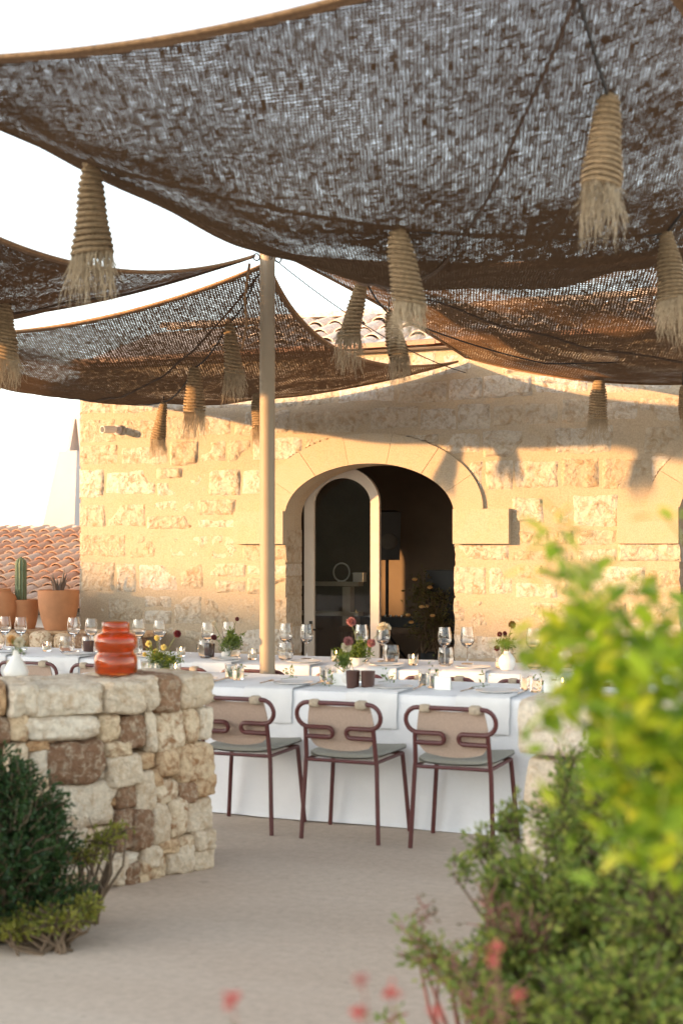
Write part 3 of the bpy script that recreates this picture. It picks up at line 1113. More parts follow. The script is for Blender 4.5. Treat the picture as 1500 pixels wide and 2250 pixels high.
for r_ in range(rows):
    s = SLN * r_ / rows
    for cidx in range(int((x1 - x0) / .245)):
        x = x0 + .1 + cidx * .245
        y = EY - .03 + s * math.cos(sl)
        z = EZ2 + s * math.sin(sl)
        d = -SA * x + CA * y
        px = 750 + FPX * (CA * x + SA * y) / d
        if -45 < px < 215:
            o = link('tile', cov_me, oroof, (x - ohx + random.uniform(-.008, .008), y - ohy + random.uniform(-.015, .015), z + random.uniform(0, .010)))
            o.rotation_euler = (sl - .035, random.uniform(-.04, .04), random.uniform(-.05, .05))
            o = link('tile', pan_me, oroof, (x + .1225 - ohx, y - ohy + random.uniform(-.015, .015) + .01, z + .035 + random.uniform(0, .008)))
            o.rotation_euler = (sl - .035, random.uniform(-.04, .04), random.uniform(-.05, .05))
        else:
            c_, s_ = math.cos(sl), math.sin(sl)
            for me_, dx, dz in ((cov_me, 0, 0), (pan_me, .1225, .035)):
                vv = np.array([vx.co for vx in me_.vertices])
                vv = vv @ np.array([[1, 0, 0], [0, c_, -s_], [0, s_, c_]]).T + np.array((x + dx, y, z + dz))
                rest.add(vv, [tuple(p_.vertices) for p_ in me_.polygons])
tag(build('tile_field', rest, M['tile'], oroof, smooth=False), kind='stuff')
x = x0
while x < x1:
    o = link('ridge_tile', lime_me, oroof, (x - ohx, RY - ohy, RZ2 - .02 + random.uniform(0, .02)))
    o.rotation_euler = (0, 0, math.radians(-90 + random.uniform(-4, 4)))
    x += .39

CY = 19.4
pL, pR = at_y(93, 1145, CY), at_y(161, 1145, CY)
ct = at_y(120, 990, CY)
ct2 = at_y(160, 990, CY)
apex = at_y(157, 893, CY + .2)
chb = (pL + pR) / 2
ch = thing('chimney', (chb[0], CY, 1.2), 'white tapered chimney with a pointed slit cap behind the tiled roof', 'chimney')
zb, zt = 1.2, ct[2]
wtop = (ct2[0] - ct[0])
fr = (zt - pL[2]) / 1.0
gx0 = pL[0] + (pL[0] - ct[0]) * (pL[2] - zb) / (zt - pL[2])
bx0, bx1, by0, by1 = gx0, pR[0] + .01, CY - .02, CY + .95
tx0, tx1, ty0, ty1 = ct[0], ct2[0], CY + .12, CY + .70
g = G().add([(bx0, by0, zb), (bx1, by0, zb), (bx1 + .1, by1, zb), (bx0, by1, zb), (tx0, ty0, zt), (tx1, ty0, zt), (tx1 + .05, ty1, zt), (tx0, ty1, zt)],
            [(3, 2, 1, 0), (4, 5, 6, 7), (0, 1, 5, 4), (1, 2, 6, 5), (2, 3, 7, 6), (3, 0, 4, 7)])
build('stack', g, M['chalk'], ch, smooth=False)
za = apex[2]
cxm, cym = (tx0 + tx1) / 2 + .06, (ty0 + ty1) / 2
for (ax, ay, w) in ((tx0 + .10, cym, .40), (tx1 + .02, cym, .40)):       # two leaning slabs that meet in a point
    sx = -1 if ax < cxm else 1
    base0 = [(ax - .02, ay - .2, zt + .001), (ax + .05, ay - .2, zt + .001), (ax + .05, ay + .2, zt + .001), (ax - .02, ay + .2, zt + .001)]
    zm_ = zt + (za - zt) * .72
    mm = cxm + sx * .045
    mid0 = [(mm - .03, ay - .15, zm_), (mm + .03, ay - .15, zm_), (mm + .03, ay + .15, zm_), (mm - .03, ay + .15, zm_)]
    g = G().add(base0 + mid0, [(3, 2, 1, 0), (4, 5, 6, 7), (0, 1, 5, 4), (1, 2, 6, 5), (2, 3, 7, 6), (3, 0, 4, 7)])
    build('cap_slab', g, M['chalk'], ch, smooth=False)
g = G()
g.add([(cxm - .08, cym - .15, zm_), (cxm + .08, cym - .15, zm_), (cxm + .08, cym + .15, zm_), (cxm - .08, cym + .15, zm_),
       (cxm - .025, cym - .03, zm_ + (za - zm_) * .55), (cxm + .025, cym - .03, zm_ + (za - zm_) * .55), (cxm + .025, cym + .03, zm_ + (za - zm_) * .55), (cxm - .025, cym + .03, zm_ + (za - zm_) * .55), (cxm, cym, za)],
      [(0, 1, 5, 4), (1, 2, 6, 5), (2, 3, 7, 6), (3, 0, 4, 7), (4, 5, 8), (5, 6, 8), (6, 7, 8), (7, 4, 8), (3, 2, 1, 0)])
build('cap_point', g, M['chalk'], ch, smooth=False)


# ------------------------------------------------------------------ rough stones
def stone_geo(c, size, axes, seed, sq=3.2, rough=.09, res=5):
    """a rounded irregular stone: c centre, size (w, depth, h), axes 3x3 rows"""
    n = res + 1
    t = np.linspace(-1, 1, n)
    A, B = np.meshgrid(t, t, indexing='ij')
    one = np.ones_like(A)
    vs, fs, off = [], [], 0
    for ax, sg in ((0, 1), (0, -1), (1, 1), (1, -1), (2, 1), (2, -1)):
        q = [None] * 3
        q[ax] = one * sg
        q[(ax + 1) % 3] = A
        q[(ax + 2) % 3] = B * sg
        p = np.stack(q, -1)
        vs.append(p.reshape(-1, 3))
        idx = np.arange(n * n).reshape(n, n) + off
        fs += np.stack([idx[:-1, :-1], idx[1:, :-1], idx[1:, 1:], idx[:-1, 1:]], -1).reshape(-1, 4).tolist()
        off += n * n
    v = np.concatenate(vs)
    nrm = (np.abs(v) ** sq).sum(1) ** (1 / sq)
    u = v / nrm[:, None]
    s3 = np.random.default_rng(seed)
    skew = s3.normal(size=(3, 3)) * .05 + np.eye(3)
    d = 1 + rough * fbm(u * 1.6 + seed * 7.13, seed, 3) + rough * .55 * fbm(u * 4.2 + seed * 3.1, seed + 5, 3)
    u = (u * d[:, None]) @ skew.T * np.asarray(size) / 2
    g = G()
    g.add(u @ np.asarray(axes) + np.asarray(c), fs)
    return g


def weld(me):
    import bmesh
    bm = bmesh.new()
    bm.from_mesh(me)
    bmesh.ops.remove_doubles(bm, verts=bm.verts, dist=1e-5)
    bm.to_mesh(me)
    bm.free()
    me.polygons.foreach_set('use_smooth', np.ones(len(me.polygons), bool))
    me.update()


# dry stone wall at the left with the jar
def wall_depth(px):
    return float(np.interp(px, [-400, -150, 0, 120, 230, 350, 470, 480], [6.15, 6.2, 6.28, 6.36, 6.50, 6.70, 6.93, 6.95]))


def wall_pt(px, py):
    return at_d(px, py, wall_depth(px))


WTOP = .945
wb = wall_pt(235, 1900)
dsw = thing('dry_stone_wall', (wb[0], wb[1], 0), 'low dry stone wall of rounded pale and rust-brown stones beside the path', 'wall')
Z8 = lambda *b: (b[0] / 3.125, 1350 + b[1] / 3.125, b[2] / 3.125, 1350 + b[3] / 3.125)
Z25 = lambda *b: (b[0] / 2.5, 1600 + b[1] / 2.5, b[2] / 2.5, 1600 + b[3] / 2.5)
P_, B_2, T_ = 'fieldpale', 'fieldbrown', 'field'
stones = []
for b, mt in [((-90, 430, 50, 690), T_), ((50, 415, 260, 695), P_), ((262, 405, 735, 705), P_), ((733, 420, 945, 695), P_), ((935, 415, 1075, 675), P_), ((1072, 400, 1230, 660), B_2), ((1225, 405, 1455, 648), P_),
              ((-80, 700, 75, 890), B_2), ((68, 690, 188, 870), T_), ((183, 695, 692, 875), P_), ((690, 695, 832, 868), T_), ((826, 685, 1003, 915), B_2), ((996, 655, 1078, 945), P_), ((1076, 645, 1244, 935), T_), ((1240, 645, 1364, 890), T_), ((1358, 640, 1458, 866), P_),
              ((40, 880, 195, 1100), T_), ((186, 866, 345, 940), T_), ((190, 930, 345, 1130), P_), ((338, 880, 735, 1165), B_2), ((730, 865, 915, 985), T_), ((730, 980, 955, 1170), P_), ((945, 940, 1085, 1070), T_), ((1075, 910, 1215, 1110), T_), ((1205, 870, 1460, 1150), T_),
              ((60, 1110, 345, 1330), T_), ((336, 1150, 805, 1475), P_), ((796, 1150, 925, 1340), B_2), ((912, 1075, 1065, 1355), P_), ((1040, 1060, 1115, 1195), T_), ((1065, 1125, 1236, 1310), T_), ((1226, 1145, 1345, 1290), B_2), ((1330, 1095, 1462, 1258), T_),
              ((60, 1330, 350, 1600), T_), ((795, 1335, 905, 1625), B_2), ((893, 1340, 1035, 1605), B_2), ((1025, 1295, 1155, 1570), P_), ((1145, 1255, 1275, 1540), T_), ((1265, 1245, 1472, 1505), P_),
              ((350, 1470, 600, 1650), P_), ((600, 1470, 800, 1660), T_)]:
    stones.append((Z8(*b), mt))
for b, mt in [((585, 672, 775, 785), P_), ((765, 640, 885, 758), P_), ((862, 595, 985, 688), T_), ((970, 592, 1075, 685), T_), ((1065, 555, 1178, 672), P_), ((915, 672, 1065, 840), P_), ((1055, 655, 1182, 792), P_),
              ((565, 768, 685, 935), P_), ((676, 782, 765, 905), B_2), ((752, 765, 835, 893), T_), ((822, 735, 922, 872), T_), ((470, 712, 590, 860), P_), ((320, 755, 480, 880), P_), ((440, 860, 580, 960), T_), ((300, 870, 450, 1000), T_), ((140, 700, 325, 870), T_), ((120, 860, 310, 1010), B_2)]:
    stones.append((Z25(*b), mt))
for k, (b, mt) in enumerate(stones):
    px, py = (b[0] + b[2]) / 2, (b[1] + b[3]) / 2
    e0, e1 = wall_pt(b[0], py), wall_pt(b[2], py)
    tng = e1 - e0
    tng[2] = 0
    w = np.linalg.norm(tng)
    tng /= w
    d = wall_depth(px)
    h = (b[3] - b[1]) / FPX * d
    dep = min(.34, .5 * w + .14) if k >= 7 else .36
    nin = np.array((-tng[1], tng[0], 0))         # into the wall
    if nin[1] < 0:
        nin = -nin
    c = wall_pt(px, py) + nin * (dep / 2 - .03 + random.uniform(-.012, .02))
    if k < 7:
        zb_ = c[2] - h / 2
        h = WTOP - zb_
        c[2] = (WTOP + zb_) / 2
    c[2] = max(c[2], h / 2 - .01)
    g = stone_geo(c, (w * 1.06, dep, h * 1.05), np.stack([tng, nin, (0, 0, 1)]), 100 + k, sq=random.uniform(4, 8), rough=.15, res=12)
    o = build('stone', g, M[mt], dsw)
    weld(o.data)
# small pinning stones in the joints
rs = np.random.default_rng(12)
for k in range(70):
    px, py = rs.uniform(60, 462), rs.uniform(1580, 1960)
    if py > 1995 - px * .2:
        continue
    q_ = wall_pt(px, py)
    e0, e1 = wall_pt(px - 8, py), wall_pt(px + 8, py)
    tng = (e1 - e0) / np.linalg.norm(e1 - e0)
    nin = np.array((-tng[1], tng[0], 0))
    nin = nin if nin[1] > 0 else -nin
    w = rs.uniform(.035, .075)
    g = stone_geo(q_ + nin * (w * .3 + .022), (w, w, w * rs.uniform(.6, 1.1)), np.stack([tng, nin, (0, 0, 1)]), 1300 + k, sq=3.5, rough=.2, res=4)
    o = build('stone', g, M[(T_, B_2, P_)[k % 3]], dsw)
    weld(o.data)
# rubble fill behind the face stones, with the flat top bed
pts = [wall_pt(px, 1900) for px in (-330, -150, 0, 120, 230, 350, 452)]
g = G()
fr_, bk_ = [], []
for i, p_ in enumerate(pts):
    a_ = pts[max(0, i - 1)]
    b_ = pts[min(len(pts) - 1, i + 1)]
    t_ = (b_ - a_)
    t_[2] = 0
    t_ /= np.linalg.norm(t_)
    nn = np.array((-t_[1], t_[0], 0))
    if nn[1] < 0:
        nn = -nn
    fr_.append(p_ + nn * .075)
    bk_.append(p_ + nn * .46)
fr_, bk_ = np.array(fr_), np.array(bk_)
zt_ = WTOP - .03
sec = []
for a_, b_ in zip(fr_, bk_):
    sec.append([(a_[0], a_[1], -.02), (a_[0], a_[1], zt_), (b_[0], b_[1], zt_), (b_[0], b_[1], -.02)])
sec = np.array(sec)
g.grid(sec)
g.add(sec[-1], [(0, 1, 2, 3)])
build('rubble_core', g, M['rubble'], dsw, smooth=False)
# flat capping stones on the back half of the top
for i in range(len(pts) - 1):
    for s in (0, .5):
        a_ = fr_[i] * (1 - s) + fr_[i + 1] * s
        b_ = fr_[i] * (.5 - s) + fr_[i + 1] * (s + .5)
        c0 = (a_ + b_) / 2
        t_ = b_ - a_
        t_[2] = 0
        w = np.linalg.norm(t_)
        t_ /= w
        nn = np.array((-t_[1], t_[0], 0))
        nn = nn if nn[1] > 0 else -nn
        c = c0 + nn * .29
        c[2] = WTOP - .045
        g = stone_geo(c, (w * 1.03, .22, .10), np.stack([t_, nn, (0, 0, 1)]), 300 + i * 2 + int(s * 2), sq=5, rough=.05, res=4)
        o = build('capping_stone', g, M['fieldpale'], dsw)
        weld(o.data)

# squared stone pier at the right, behind the planting
pq = at_d(1141, 1500, 5.86)
pier = thing('stone_pier', (pq[0], pq[1], 0), 'squared pale stone pier half hidden behind the green shrubs', 'pier')
tng = np.array((CA, SA, 0)) * .94 + np.array((-SA, CA, 0)) * -.34
tng /= np.linalg.norm(tng)
nin = np.array((-tng[1], tng[0], 0))
zc = [0, .24, .47, .69, .945]
for r_ in range(4):
    cut = [0, .37, .80, 1.2, 1.6] if r_ % 2 else [0, .30, .62, 1.1, 1.6]
    for k in range(4):
        w = cut[k + 1] - cut[k]
        c = np.array((pq[0], pq[1], 0)) + tng * (cut[k] + w / 2) + nin * .2
        c[2] = (zc[r_] + zc[r_ + 1]) / 2
        g = stone_geo(c, (w * .99, .42, (zc[r_ + 1] - zc[r_]) * .985), np.stack([tng, nin, (0, 0, 1)]), 400 + r_ * 7 + k, sq=12, rough=.025, res=6)
        o = build('stone', g, M['fieldpale'], pier)
        weld(o.data)

# low rubble wall by the building with the pots on it
RWY, RWZ = 11.45, .748
rw = thing('rubble_wall', (-8.9, RWY, 0), 'low brown rubble wall running up to the stone building under the pots', 'wall')
x = -11.2
k = 0
g = G().box((-9.3, RWY + .28, RWZ / 2 - .02), (4.0, .42, RWZ - .05))
build('rubble_core', g, M['rubble'], rw, smooth=False)
for r_ in range(4):
    z0 = RWZ * r_ / 4
    x = -10.6 + random.uniform(0, .1)
    while x < -7.15:
        w = random.uniform(.16, .36)
        h = RWZ / 4 * random.uniform(.9, 1.05)
        c = (x + w / 2, RWY + .12, z0 + RWZ / 8)
        g = stone_geo(c, (w * 1.0, .26, min(h, RWZ / 4)), np.eye(3), 500 + k, sq=3.8, rough=.09, res=4)
        o = build('stone', g, M['field'] if random.random() < .5 else M['fieldbrown'], rw)
        weld(o.data)
        x += w
        k += 1
x = -10.6
while x < -7.2:
    w = random.uniform(.3, .5)
    g = stone_geo((x + w / 2, RWY + .30, RWZ - .018), (w * .99, .5, .05), np.eye(3), 600 + k, sq=7, rough=.03, res=4)
    o = build('capping_stone', g, M['field'], rw)
    weld(o.data)
    x += w
    k += 1

# pots on that wall
def pot_at(px_c, py_base, py_top, prof, Y, name, label):
    p_ = at_y(px_c, py_base, Y)
    t = thing(name, (p_[0], Y, RWZ + .008), label, 'pot')
    g = G().lathe(prof, 32)
    link('body', g.mesh('body', M['terracotta']), t)
    return t


def pot_prof(rt, rb, rm, h, lip=.012):
    out = [(rb, 0)]
    for s in np.linspace(.1, 1, 9):
        out.append(((1 - s) * rb + s * rt + (rm - (rb + rt) / 2) * 4 * s * (1 - s) * .55, h * s))
    r = out[-1][0]
    return out + [(r + .004, h + .004), (r - lip, h + .004), (r - lip - .005, h - .04), (.001, h - .045)]


t1 = pot_at(129, 1388, 1298, pot_prof(.198, .13, .20, .385), RWY + .25, 'terracotta_pot', 'wide open terracotta pot with spiky dark leaves beside the stone building')
t2 = pot_at(52, 1388, 1325, pot_prof(.155, .115, .15, .285), RWY + .30, 'terracotta_pot', 'small terracotta pot holding a single upright cactus')
t3 = pot_at(-4, 1390, 1305, [(.12, 0), (.16, .06), (.195, .16), (.20, .24), (.17, .33), (.125, .375), (.125, .40), (.11, .40), (.105, .36), (.001, .355)], RWY + .12, 'terracotta_jar', 'round-shouldered terracotta jar next to the cactus pot')
ag = thing('agave_plant', (t1.location.x, t1.location.y, RWZ + .345), 'spiky dark succulent growing in the wide terracotta pot', 'plant')
for k in range(13):
    a = k * 2.39
    lean = random.uniform(.05, .42)
    L_ = random.uniform(.16, .27)
    g = G()
    dx, dy = math.cos(a), math.sin(a)
    pts_ = [np.array((dx * (.03 + lean * s * L_ * (.6 + .6 * s)), dy * (.03 + lean * s * L_ * (.6 + .6 * s)), s * L_)) for s in np.linspace(0, 1, 5)]
    g.tube(pts_, [.016, .017, .013, .008, .001], 5)
    link('leaf', g.mesh('leaf', M['agave']), ag)
ca = thing('cactus', (t2.location.x - .03, t2.location.y, RWZ + .245), 'tall grey-green columnar cactus in the small terracotta pot', 'cactus')
g = G()
nr = 11
a = np.linspace(0, 2 * math.pi, nr * 4, endpoint=False)
rows_ = []
for s in np.linspace(0, 1, 16):
    r = .052 * (1 - max(0, (s - .88) / .12) ** 2 * .9)
    rr = r * (1 + .10 * np.cos(a * nr))
    rows_.append(np.stack([rr * np.cos(a), rr * np.sin(a), np.full_like(a, s * .47)], -1))
R_ = np.array(rows_)
R_ = np.concatenate([R_, R_[:, :1]], 1)
g.grid(R_.transpose(1, 0, 2))
link('column', g.mesh('column', M['cactus']), ca)
g = G()
for k in range(nr):
    for s in np.linspace(.05, .95, 22):
        aa = k * 2 * math.pi / nr
        c = np.array((.057 * math.cos(aa), .057 * math.sin(aa), s * .47))
        for q in range(2):
            dvec = np.array((math.cos(aa + random.uniform(-.8, .8)), math.sin(aa + random.uniform(-.8, .8)), random.uniform(-.4, .6)))
            e = c + dvec * .012
            g.add([c - (0, 0, .001), c + (0, 0, .001), e], [(0, 1, 2)])
tag(link('spines', g.mesh('spines', M['fringe'], False), ca), kind='stuff')

# ------------------------------------------------------------------ pole
PX, PY = -4.05, 8.386
PZ = 3.50
po = thing('sail_pole', (PX, PY, 0), 'round beige metal pole holding up the corners of the shade sails', 'pole')
g = G().tube([(0, 0, 0), (0, 0, PZ - .02)], .050, 28)
smooth_angle(link('shaft', g.mesh('shaft', M['pole']), po))
g = G().lathe([(.001, 0), (.13, 0), (.13, .012), (.06, .014), (.055, .05), (.051, .05)], 24)
smooth_angle(link('base_plate', g.mesh('base_plate', M['pole']), po))
g = G().lathe([(.052, PZ - .02), (.052, PZ), (.001, PZ + .012)], 24)
link('cap', g.mesh('cap', M['pole']), po)
for k in range(4):
    a = math.pi / 4 + k * math.pi / 2
    t = np.linspace(0, 2 * math.pi, 17)
    c = np.array((.075 * math.cos(a), .075 * math.sin(a), PZ - .05))
    g = G().tube(np.stack([c[0] + .022 * np.cos(t) * math.cos(a), c[1] + .022 * np.cos(t) * math.sin(a), c[2] + .022 * np.sin(t)], -1), .005, 6, cap=False)
    link('ring', g.mesh('ring', M['iron']), po)

# ------------------------------------------------------------------ shade sails
SAILS = {}


def edge_pts(p0, p1, sag, bow, n):
    t = np.linspace(0, 1, n)
    p0, p1 = np.asarray(p0, float), np.asarray(p1, float)
    P = p0 + (p1 - p0) * t[:, None]
    k = 4 * t * (1 - t)
    P[:, 2] -= sag * k
    P[:, 0] += bow[0] * k
    P[:, 1] += bow[1] * k
    return P


def make_sail(key, corners, sags, bows, extra, mat, label, n=72, wr=0.012, layers=2, thick=.0024, diag=True):
    A, B, C_, D = [np.asarray(c, float) for c in corners]
    e_ab = edge_pts(A, B, sags[0], bows[0], n)
    e_bc = edge_pts(B, C_, sags[1], bows[1], n)
    e_dc = edge_pts(D, C_, sags[2], bows[2], n)
    e_ad = edge_pts(A, D, sags[3], bows[3], n)
    u = np.linspace(0, 1, n)[:, None, None]
    v = np.linspace(0, 1, n)[None, :, None]
    S = (1 - v) * e_ab[:, None] + v * e_dc[:, None] + (1 - u) * e_ad[None] + u * e_bc[None] \
        - ((1 - u) * (1 - v) * A + u * (1 - v) * B + (1 - u) * v * D + u * v * C_)
    bell = 16 * (u * (1 - u) * v * (1 - v))[..., 0]
    S[..., 2] -= extra * bell
    nz = fbm(np.stack([S[..., 0] * 1.3, S[..., 1] * 1.3, S[..., 2] * 0 + hash(key) % 7], -1), 61, 3)
    # slack ripples run towards the corners
    rip = np.sin((S[..., 0] + S[..., 1]) * 5.5 + nz * 2.5) + .7 * np.sin((S[..., 0] - S[..., 1]) * 6.3 + nz * 3)
    S[..., 2] += wr * rip * np.minimum(1, bell * 3) + wr * 2.5 * nz * np.minimum(1, bell * 4)
    cen = S.reshape(-1, 3).mean(0)
    t = thing('shade_sail', (cen[0], cen[1], A[2]), label, 'shade sail', 'burlap shade sails over the terrace')
    g = G()
    uvs = []
    du = np.linalg.norm(B - A)
    dv_ = np.linalg.norm(D - A)
    UU, VV = np.meshgrid(np.linspace(0, du, n), np.linspace(0, dv_, n), indexing='ij')
    for k in range(layers):
        Sk = S.copy()
        Sk[..., 2] += (k - (layers - 1) / 2) * thick
        g.grid(Sk)
        uvs.append(np.stack([S[..., 0] + .34 * S[..., 1] + 20, S[..., 1] - .06 * S[..., 0] + 20], -1).reshape(-1, 2))
    cl = build('cloth', g, mat, t)
    uvl = cl.data.uv_layers.new(name='weave')
    li = np.zeros(len(cl.data.loops), np.int32)
    cl.data.loops.foreach_get('vertex_index', li)
    uvl.data.foreach_set('uv', np.concatenate(uvs)[li].reshape(-1).astype(np.float32))
    for e in (e_ab, e_bc, e_dc, e_ad):
        g = G().tube(e - (0, 0, .004), .010, 7)
        build('hem_rope', g, M['hem'], t)
    # doubled hem bands
    for E0, E1 in ((S[:, 0], S[:, 1]), (S[:, -1], S[:, -2]), (S[0], S[1]), (S[-1], S[-2])):
        dirn = (E1 - E0) / (np.linalg.norm(E1 - E0, axis=1)[:, None] + 1e-9)
        q = np.stack([E0, E0 + dirn * .02, E0 + dirn * .035], 1)
        q[..., 2] -= .009
        build('hem_band', G().grid(q), M['hemband'], t)
    if diag:
        ii = np.arange(n)
        for line in (S[ii, ii], ):
            g = G().tube(line - (0, 0, .012), .0075, 6)
            build('seam_rope', g, M['seam'], t)
    SAILS[key] = (S, t)
    return t


M['seam'] = simple_mat('seam_rope', (0.085, 0.052, 0.033), .95, .2, 60)
M['hemband'] = simple_mat('hem_cloth', (0.17, 0.10, 0.055), .95, .2, 60, .5, 250, bdist=.003)
A1 = (PX + .06, PY - .06, 3.47)
make_sail('near', [A1, (-4.05, 4.4, 3.50), (-.9, 4.3, 3.52), (0.0, 8.39, 3.45)], [.02, .12, .12, .20],
          [(.10, 0), (0, .10), (-.1, 0), (0, -.08)], .40, M['burlap'], 'big open-weave burlap sail stretched overhead nearest the path')
make_sail('farleft', [(PX - .03, PY + .07, 3.44), (-3.94, 12.03, 3.21), (-9.0, 12.0, 3.45), (-8.3, 8.45, 3.35)], [.25, .38, .2, .27],
          [(-.25, 0), (0, -.1), (.2, 0), (0, .12)], .0, M['burlap_far'], 'burlap sail sagging between the pole and the left part of the facade')
make_sail('left', [(PX - .08, PY - .03, 3.47), (-4.3, 4.4, 3.4), (-8.1, 4.4, 3.4), (-8.3, 8.3, 3.4)], [.34, .2, .2, .26],
          [(-.1, 0), (0, .1), (.1, 0), (0, -.05)], .0, M['burlap'], 'burlap sail reaching left from the pole above the stone wall')
make_sail('right', [(PX + .09, PY + .05, 3.48), (-3.86, 12.0, 3.24), (.4, 12.0, 3.3), (.1, 8.47, 3.45)], [.0, .36, .1, .18],
          [(.05, 0), (0, -.1), (-.1, 0), (0, .08)], .14, M['burlap_far'], 'burlap sail running from the pole over the arched doorway to the right')


def sail_z(key, x, y):
    S = SAILS[key][0]
    q = (S[..., 0] - x) ** 2 + (S[..., 1] - y) ** 2
    i = np.unravel_index(np.argmin(q), q.shape)
    return S[i][2]


# ------------------------------------------------------------------ woven tassels
def tassel_meshes(seed):
    r = np.random.default_rng(seed)
    H = .33
    turns = int(r.integers(14, 17))
    ph = r.random() * 6
    top_r, bot_r, pw_ = r.uniform(.020, .030), r.uniform(.060, .076), r.uniform(.65, 1.0)
    bulge = r.uniform(0, .012)
    lean = .035 * r.normal(size=2)

    def rad_at(t):
        return top_r + (bot_r - top_r) * t ** pw_ + bulge * np.sin(math.pi * t)
    nt_ = turns * 22
    t = np.linspace(0, 1, nt_)
    ang = t * turns * 2 * math.pi
    rad = rad_at(t) * (1 + .05 * np.sin(t * 9 + ph) + .035 * fbm(np.stack([np.cos(ang) * 1.5, np.sin(ang) * 1.5, t * 20 + seed], -1), 3, 2))
    sq_ = 1 + .10 * math.cos(ph) * np.cos(2 * ang)
    pts = np.stack([rad * sq_ * np.cos(ang) + lean[0] * t, rad * sq_ * np.sin(ang) + lean[1] * t,
                    -H * t - .015 * t * np.sin(ang + ph) + .004 * fbm(np.stack([np.cos(ang), np.sin(ang), t * 30], -1), 9, 2)], -1)
    coil = G().tube(pts, .0078 * (1 + .15 * fbm(np.stack([t * 120, t * 0, t * 0 + seed], -1), 4, 2)), 6)
    g2 = G()
    for k in range(26):
        a = k / 26 * 2 * math.pi
        tt = np.linspace(0, 1, 8)
        rr = rad_at(tt) * .84
        g2.tube(np.stack([rr * np.cos(a + .3 * tt) + lean[0] * tt, rr * np.sin(a + .3 * tt) + lean[1] * tt, -H * tt], -1), .0055, 4)
    fr = G()
    for k in range(210):
        a = r.random() * 2 * math.pi
        rr = bot_r * math.sqrt(r.uniform(.4, 1.05))
        L_ = r.uniform(.06, .27) * r.uniform(.6, 1.05)
        tt = np.linspace(0, 1, 7)
        w = r.normal(size=2) * .022
        c1, c2 = r.uniform(4, 11, 2)
        x = rr * math.cos(a) * (1 + .15 * tt) + w[0] * tt ** 1.5 + .008 * tt * np.sin(tt * c1 + k)
        y = rr * math.sin(a) * (1 + .15 * tt) + w[1] * tt ** 1.5 + .008 * tt * np.cos(tt * c2 + k)
        q0 = r.uniform(.0010, .0019)
        fr.tube(np.stack([x + lean[0], y + lean[1], -H + .02 - L_ * tt], -1), q0 * np.array((1.2, 1.1, 1, .95, .8, .6, .3)), 3, cap=False)
    cap = G().lathe([(.001, .018), (top_r * .6, .015), (top_r, .004), (top_r * 1.05, -.012)], 12)
    return [coil.mesh('rope_coil', M['jute']), g2.mesh('warp_strands', M['jute']), fr.mesh('fringe', M['fringe']), cap.mesh('crown', M['jute'])]


TM = [tassel_meshes(900 + k) for k in range(13)]
T_N, T_R, T_F = 'woven jute bell tassel ', 'near', 'right'
tassels = [(1335, 215, 5.15, 'near', 198, 'hanging alone below the seam of the big near sail'),
           (200, 358, 5.5, 'near', 200, 'hanging under the big near sail above the dry stone wall'),
           (872, 502, 6.5, 'near', 158, 'hanging mid-way along the dark cord of the big near sail'),
           (1462, 512, 6.9, 'near', 150, 'at the outer end of the dark cord of the near sail'),
           (798, 606, 7.9, 'right', 130, 'with a dark body beside the guy wire of the pole'),
           (503, 708, 9.2, 'farleft', 112, 'closest to the pole under the sail by the left facade'),
           (428, 808, 10.4, 'farleft', 98, 'second out from the pole under the sail by the left facade'),
           (360, 884, 11.9, 'farleft', 82, 'closest to the security camera, in front of the wall blocks'),
           (1315, 828, 11.2, 'right', 90, 'hanging in front of the sunlit wall right of the arch'),
           (855, 690, 9.9, 'right', 100, 'small and pale, hanging in front of the roof eave'),
           (562, 858, 11.6, 'farleft', 85, 'half hidden behind the beige pole'),
           (12, 665, 7.9, 'left', 125, 'hanging under the sail left of the pole, above the potted plants'),
           (1499, 850, 10.8, 'right', 75, 'cut off beside the second arch')]
tops = {}


def ray_sail(px, py, key, d0):
    """depth at which the line of sight meets the sail from below, near d0"""
    best = None
    prev = None
    for d in np.arange(d0 * .8, d0 * 1.3, .02):
        q = at_d(px, py, d)
        S = SAILS[key][0]
        dd = ((S[..., 0] - q[0]) ** 2 + (S[..., 1] - q[1]) ** 2)
        i = np.unravel_index(np.argmin(dd), dd.shape)
        if dd[i] > .01:
            prev = None
            continue
        gap = S[i][2] - q[2]
        if prev is not None and prev * gap <= 0 and (best is None or abs(d - d0) < abs(best - d0)):
            best = d
        prev = gap
    return best


for k, (px, py, d, key, hpx, lab) in enumerate(tassels):
    hit = ray_sail(px, py + 8, key, d)
    if hit is not None:
        d = hit - .03
    p_ = at_d(px, py, d)
    t = thing('woven_tassel', p_, T_N + lab, 'tassel', 'tassels under the sails', rz=k * 1.7)
    tops.setdefault(key, []).append(p_)
    sc_k = hpx * d / FPX / .33
    sc_k = min(1.5, max(.7, sc_k))
    t.scale = (sc_k, sc_k, sc_k)
    for me_, nm in zip(TM[k], ('rope_coil', 'warp_strands', 'fringe', 'crown')):
        o = link(nm, me_, t)
        if nm == 'fringe':
            o['kind'] = 'stuff'
    top = max(.05, (sail_z(key, p_[0], p_[1]) - p_[2]) / sc_k + .01)
    print('TASSEL', k, key, hit, round(d, 2), round(sc_k, 2), round(top, 2))
    g = G().tube([(0, 0, .01), (.004, 0, top * .5), (0, 0, top)], .005, 6)
    link('hanging_cord', g.mesh('hanging_cord', M['cord']), t)


